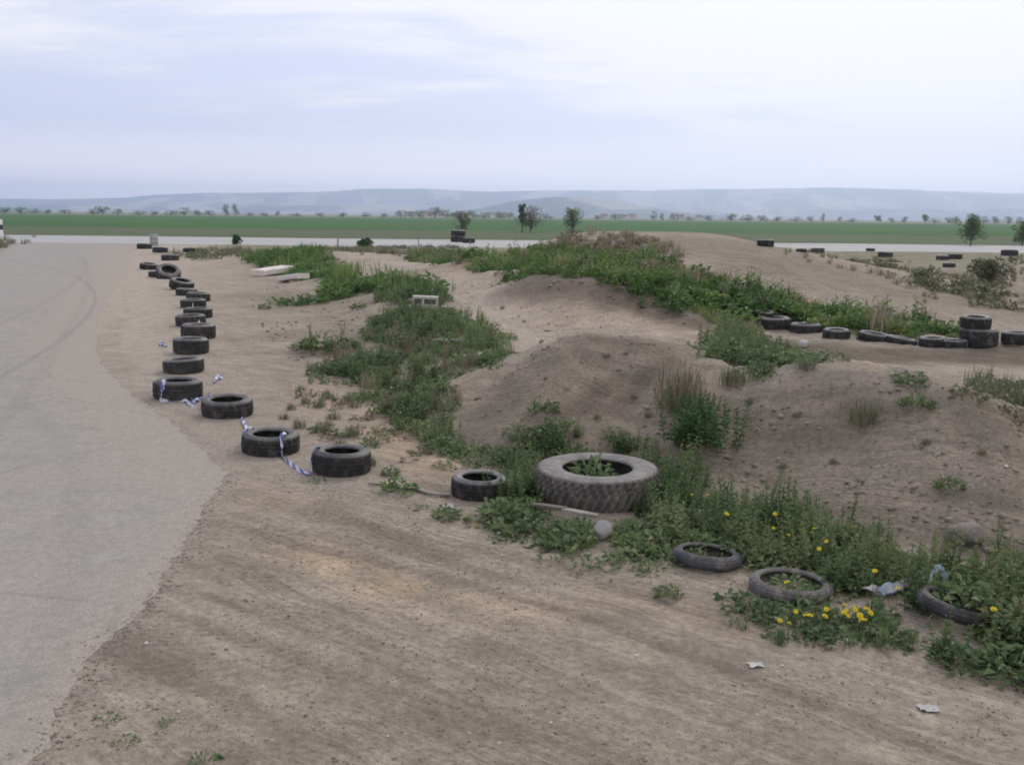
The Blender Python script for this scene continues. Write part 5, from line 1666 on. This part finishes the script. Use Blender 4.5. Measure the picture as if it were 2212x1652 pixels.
far_tree('ra', 488, 465, 20, 26, 'dark far tree at left, left one of the tall pair')
far_tree('rb', 508, 465, 20, 24, 'dark far tree at left, right one of the tall pair')
far_tree('ra', 1778, 484, 11, 20, 'dark spindly far tree, leftmost of three spikes at right')
far_tree('ca', 1895, 486, 11, 20, 'dark pointed far tree, middle one of three spikes at right')
far_tree('ca', 1997, 487, 12, 24, 'tallest dark pointed far tree, rightmost of three spikes at right')
for i, (px, w, h) in enumerate(((12, 40, 14), (45, 36, 13), (75, 26, 11), (105, 22, 10), (140, 26, 9), (198, 16, 12), (222, 46, 18), (255, 24, 12), (300, 30, 9), (335, 24, 9), (370, 30, 10), (398, 28, 17), (425, 26, 12), (452, 24, 11), (540, 18, 8), (570, 22, 8), (600, 14, 11), (640, 28, 8), (690, 24, 9), (740, 28, 9), (790, 26, 10), (830, 22, 9), (865, 28, 15), (890, 20, 13), (905, 30, 16), (940, 32, 22), (965, 26, 18), (985, 30, 14), (1020, 34, 16), (1045, 26, 13), (1075, 30, 15), (1100, 28, 13), (1180, 22, 12), (1290, 22, 10), (1330, 30, 12), (1412, 14, 20), (1430, 12, 16), (1455, 22, 14), (1490, 22, 10), (1530, 28, 12), (1580, 36, 15), (1615, 34, 14), (1645, 30, 14), (1680, 26, 10), (1720, 24, 11), (1750, 20, 12), (1815, 14, 11), (1840, 26, 9), (1925, 18, 11), (1955, 18, 13), (2020, 22, 11), (2050, 24, 14), (2065, 20, 14), (2125, 30, 16), (2150, 26, 16), (2180, 26, 15), (2205, 26, 15))):
    far_tree(('ra', 'rb', 'rc')[i % 3], px, 465, w * 1.1, h, 'small bluish far tree in the line along the field edge', FTG, 830 + 60 * rnd.random())


# far village between the trees
def make_house(label, loc, rz, s, group):
    h = thing('house', label, 'house', loc, (0, 0, rz), group)
    L, W, H_, Rf = 11 * s, 8 * s, 4.5 * s, 3.2 * s
    v = [(-L / 2, -W / 2, 0), (L / 2, -W / 2, 0), (L / 2, W / 2, 0), (-L / 2, W / 2, 0), (-L / 2, -W / 2, H_), (L / 2, -W / 2, H_), (L / 2, W / 2, H_), (-L / 2, W / 2, H_), (-L / 2, 0, H_ + Rf * .95), (L / 2, 0, H_ + Rf * .95)]
    f = [(0, 1, 5, 4), (2, 3, 7, 6), (1, 2, 6, 9, 5), (3, 0, 4, 8, 7), (3, 2, 1, 0)]
    obj('wall', raw_mesh('house walls', v, f, M['plaster']), h)
    e = .5
    rv = [(-L / 2 - e, -W / 2 - e, H_ - .35), (L / 2 + e, -W / 2 - e, H_ - .35), (L / 2 + e, 0, H_ + Rf), (-L / 2 - e, 0, H_ + Rf), (-L / 2 - e, W / 2 + e, H_ - .35), (L / 2 + e, W / 2 + e, H_ - .35)]
    rv += [(x, y, z + .25) for x, y, z in rv]
    rf = [(0, 1, 2, 3), (3, 2, 5, 4), (9, 8, 7, 6), (10, 11, 8, 9), (0, 6, 7, 1), (4, 5, 11, 10), (0, 3, 9, 6), (3, 4, 10, 9), (2, 1, 7, 8), (5, 2, 8, 11)]
    obj('roof', raw_mesh('house roof', rv, rf, M['rooftile']), h)
    for x in (-L * .28, L * .05, L * .32):
        obj('window', box_mesh('house window', (x - .6, -W / 2 - .06, 1.3), (x + .6, -W / 2 + .05, 2.8), M['glass']), h)
    return h


HG = 'far houses of the village among the trees'
h0 = None
for px, sc_ in ((884, 1.0), (918, 1.2), (938, 1.0), (955, 1.3), (1008, 1.0), (1056, 1.1), (1085, 1.0), (1305, 1.0), (1365, 1.1), (1470, 1.0), (1510, 1.0), (1345, .9)):
    g = at_y(px, 465, 1150 + rnd.uniform(-20, 250))
    lab = 'tiny pale far house with reddish roof among the distant trees'
    if h0 is None:
        h0 = make_house(lab, (g[0], g[1], 0), rnd.uniform(-.5, .5), 1.0, HG); h0.scale = (sc_ * .8,) * 3
    else:
        dup(h0, (g[0], g[1], 0), (0, 0, rnd.uniform(-.6, .6)), (sc_ * .8,) * 3, lab, HG)

# ------------------------------------------------------------------ small structures near the road
def marker(px, py, Y):
    g = at_y(px, py, Y)
    t = thing('marker_post', 'white and dark banded marker at the left edge beyond the lot', 'marker', (g[0], Y, 0))
    for k, (z0, z1, m) in enumerate(((0, .62, 'white'), (.622, 1.18, 'black'), (1.182, 1.75, 'white'))):
        o = obj('band', box_mesh('marker band', (-.35 + .004 * k, -.06, z0), (.35 - .004 * k, .06, z1), M[m]), t)
    return t


marker(-1, 497, 112)
# grey drum beside the last tyres
g = ground(333, 531)
dv, df = lathe([(0.0, 0), (.30, 0), (.32, .03), (.32, .30), (.335, .32), (.32, .34), (.32, .62), (.335, .64), (.32, .66), (.32, .90), (.30, .93), (.29, .90), (0.0, .90)], 28)
tag(obj('metal_drum', raw_mesh('metal_drum', dv, df, M['drum'], True), loc=(g[0], g[1], g[2])), 'grey drum standing on the road edge behind the last pair of tyres', 'drum')
g = at_z(905, 530)
plank('post', (g[0], g[1], 0), (g[0] + .02, g[1], 0.8), .10, .10, M['wood'], 'thin grey post on the near road edge beside the low green shrub', 'post')
g = at_z(731, 532)
plank('post', (g[0], g[1], 0), (g[0] + .05, g[1], .75), .14, .12, M['wood'], 'short grey post on the near road edge, left of the low shrub', 'post')

# ------------------------------------------------------------------ light, sky, camera
SUN_EL, SUN_AZ = rad(36), rad(20)         # azimuth from +Y (view direction) towards +X
ld = bpy.data.lights.new('sun', 'SUN'); ld.energy = 1.5; ld.angle = rad(16); ld.color = (1.0, .95, .88)
lo = bpy.data.objects.new('sun', ld); COL.objects.link(lo)
sd = Vector((math.sin(SUN_AZ) * math.cos(SUN_EL), math.cos(SUN_AZ) * math.cos(SUN_EL), math.sin(SUN_EL)))
lo.rotation_euler = sd.to_track_quat('Z', 'Y').to_euler()

W = bpy.data.worlds.new('World'); SC.world = W; W.use_nodes = True
wt = W.node_tree; wt.nodes.clear()


class WN(NT):
    def __init__(s):
        s.t = wt


w = WN()
out = wt.nodes.new('ShaderNodeOutputWorld'); bg = wt.nodes.new('ShaderNodeBackground')
sky = wt.nodes.new('ShaderNodeTexSky'); sky.sky_type = 'NISHITA'; sky.sun_disc = False
sky.sun_elevation = SUN_EL; sky.sun_rotation = SUN_AZ; sky.air_density = 1.0; sky.dust_density = 1.5
STR = 0.1
dirv = w.n('TexCoord').outputs['Generated']
sp = w.n('SeparateXYZ'); wt.links.new(dirv, sp.inputs[0])
# clouds lie on a plane overhead: project the direction onto it
zc = w.math('MAXIMUM', sp.outputs[2], 0.03)
zc = w.math('ADD', zc, 0.16)
cx = w.math('DIVIDE', sp.outputs[0], zc); cy = w.math('DIVIDE', sp.outputs[1], zc)
cv = w.n('CombineXYZ'); wt.links.new(cx, cv.inputs[0]); wt.links.new(cy, cv.inputs[1])
mpn = w.n('Mapping'); wt.links.new(cv.outputs[0], mpn.inputs[0]); mpn.inputs['Scale'].default_value = (.8, 1.5, 1); mpn.inputs['Location'].default_value = (3.1, 1.7, 0); mpn.inputs['Rotation'].default_value = (0, 0, .25)
cn = w.noise(mpn.outputs[0], 1.0, 6, .55, .5)
cn2 = w.noise(mpn.outputs[0], 2.6, 5, .6, .3)
den = w.math('ADD', w.math('MULTIPLY', cn, .72), w.math('MULTIPLY', cn2, .28))
# cloud sheet is thicker towards the sun side of the sky (right)
side = w.math('MULTIPLY', sp.outputs[0], .30)
den = w.math('ADD', den, side)
den = w.math('ADD', den, w.ramp(sp.outputs[2], .09, .18, -.03, .10))
cov = w.ramp(den, .37, .60, .0, 1.0)
veil = (.755 / STR, .785 / STR, 1.02 / STR)
blue = w.mix(.84, sky.outputs[0], veil)
blue = w.mix(w.ramp(sp.outputs[2], .085, .015, 0.0, .9), blue, (1.62 / STR, 1.42 / STR, 1.46 / STR))
cloudc = (1.02 / STR, 1.0 / STR, 1.03 / STR)
cov = w.math('MULTIPLY', cov, w.ramp(sp.outputs[2], .02, .10, .25, 1.0))
skyc = w.mix(cov, blue, cloudc)
wt.links.new(skyc, bg.inputs[0]); bg.inputs[1].default_value = STR
wt.links.new(bg.outputs[0], out.inputs[0])

cd = bpy.data.cameras.new('camera'); cd.sensor_width = 36; cd.lens = 36.0; cd.clip_end = 40000; cd.clip_start = .05
cam = bpy.data.objects.new('camera', cd); COL.objects.link(cam)
mw = Matrix(((RT[0], UP[0], -FW[0], 0), (RT[1], UP[1], -FW[1], 0), (RT[2], UP[2], -FW[2], CAM_H), (0, 0, 0, 1)))
cam.matrix_world = mw
SC.camera = cam
SC.view_settings.view_transform = 'Standard'; SC.view_settings.look = 'None'
SC.view_settings.exposure = 0; SC.view_settings.gamma = 1
SC.render.resolution_x, SC.render.resolution_y = 1024, 764
SC.cycles.use_denoising = True
SC.cycles.filter_width = 1.9
SC.cycles.max_bounces = 6; SC.cycles.diffuse_bounces = 3; SC.cycles.volume_bounces = 2
SC.cycles.transparent_max_bounces = 8
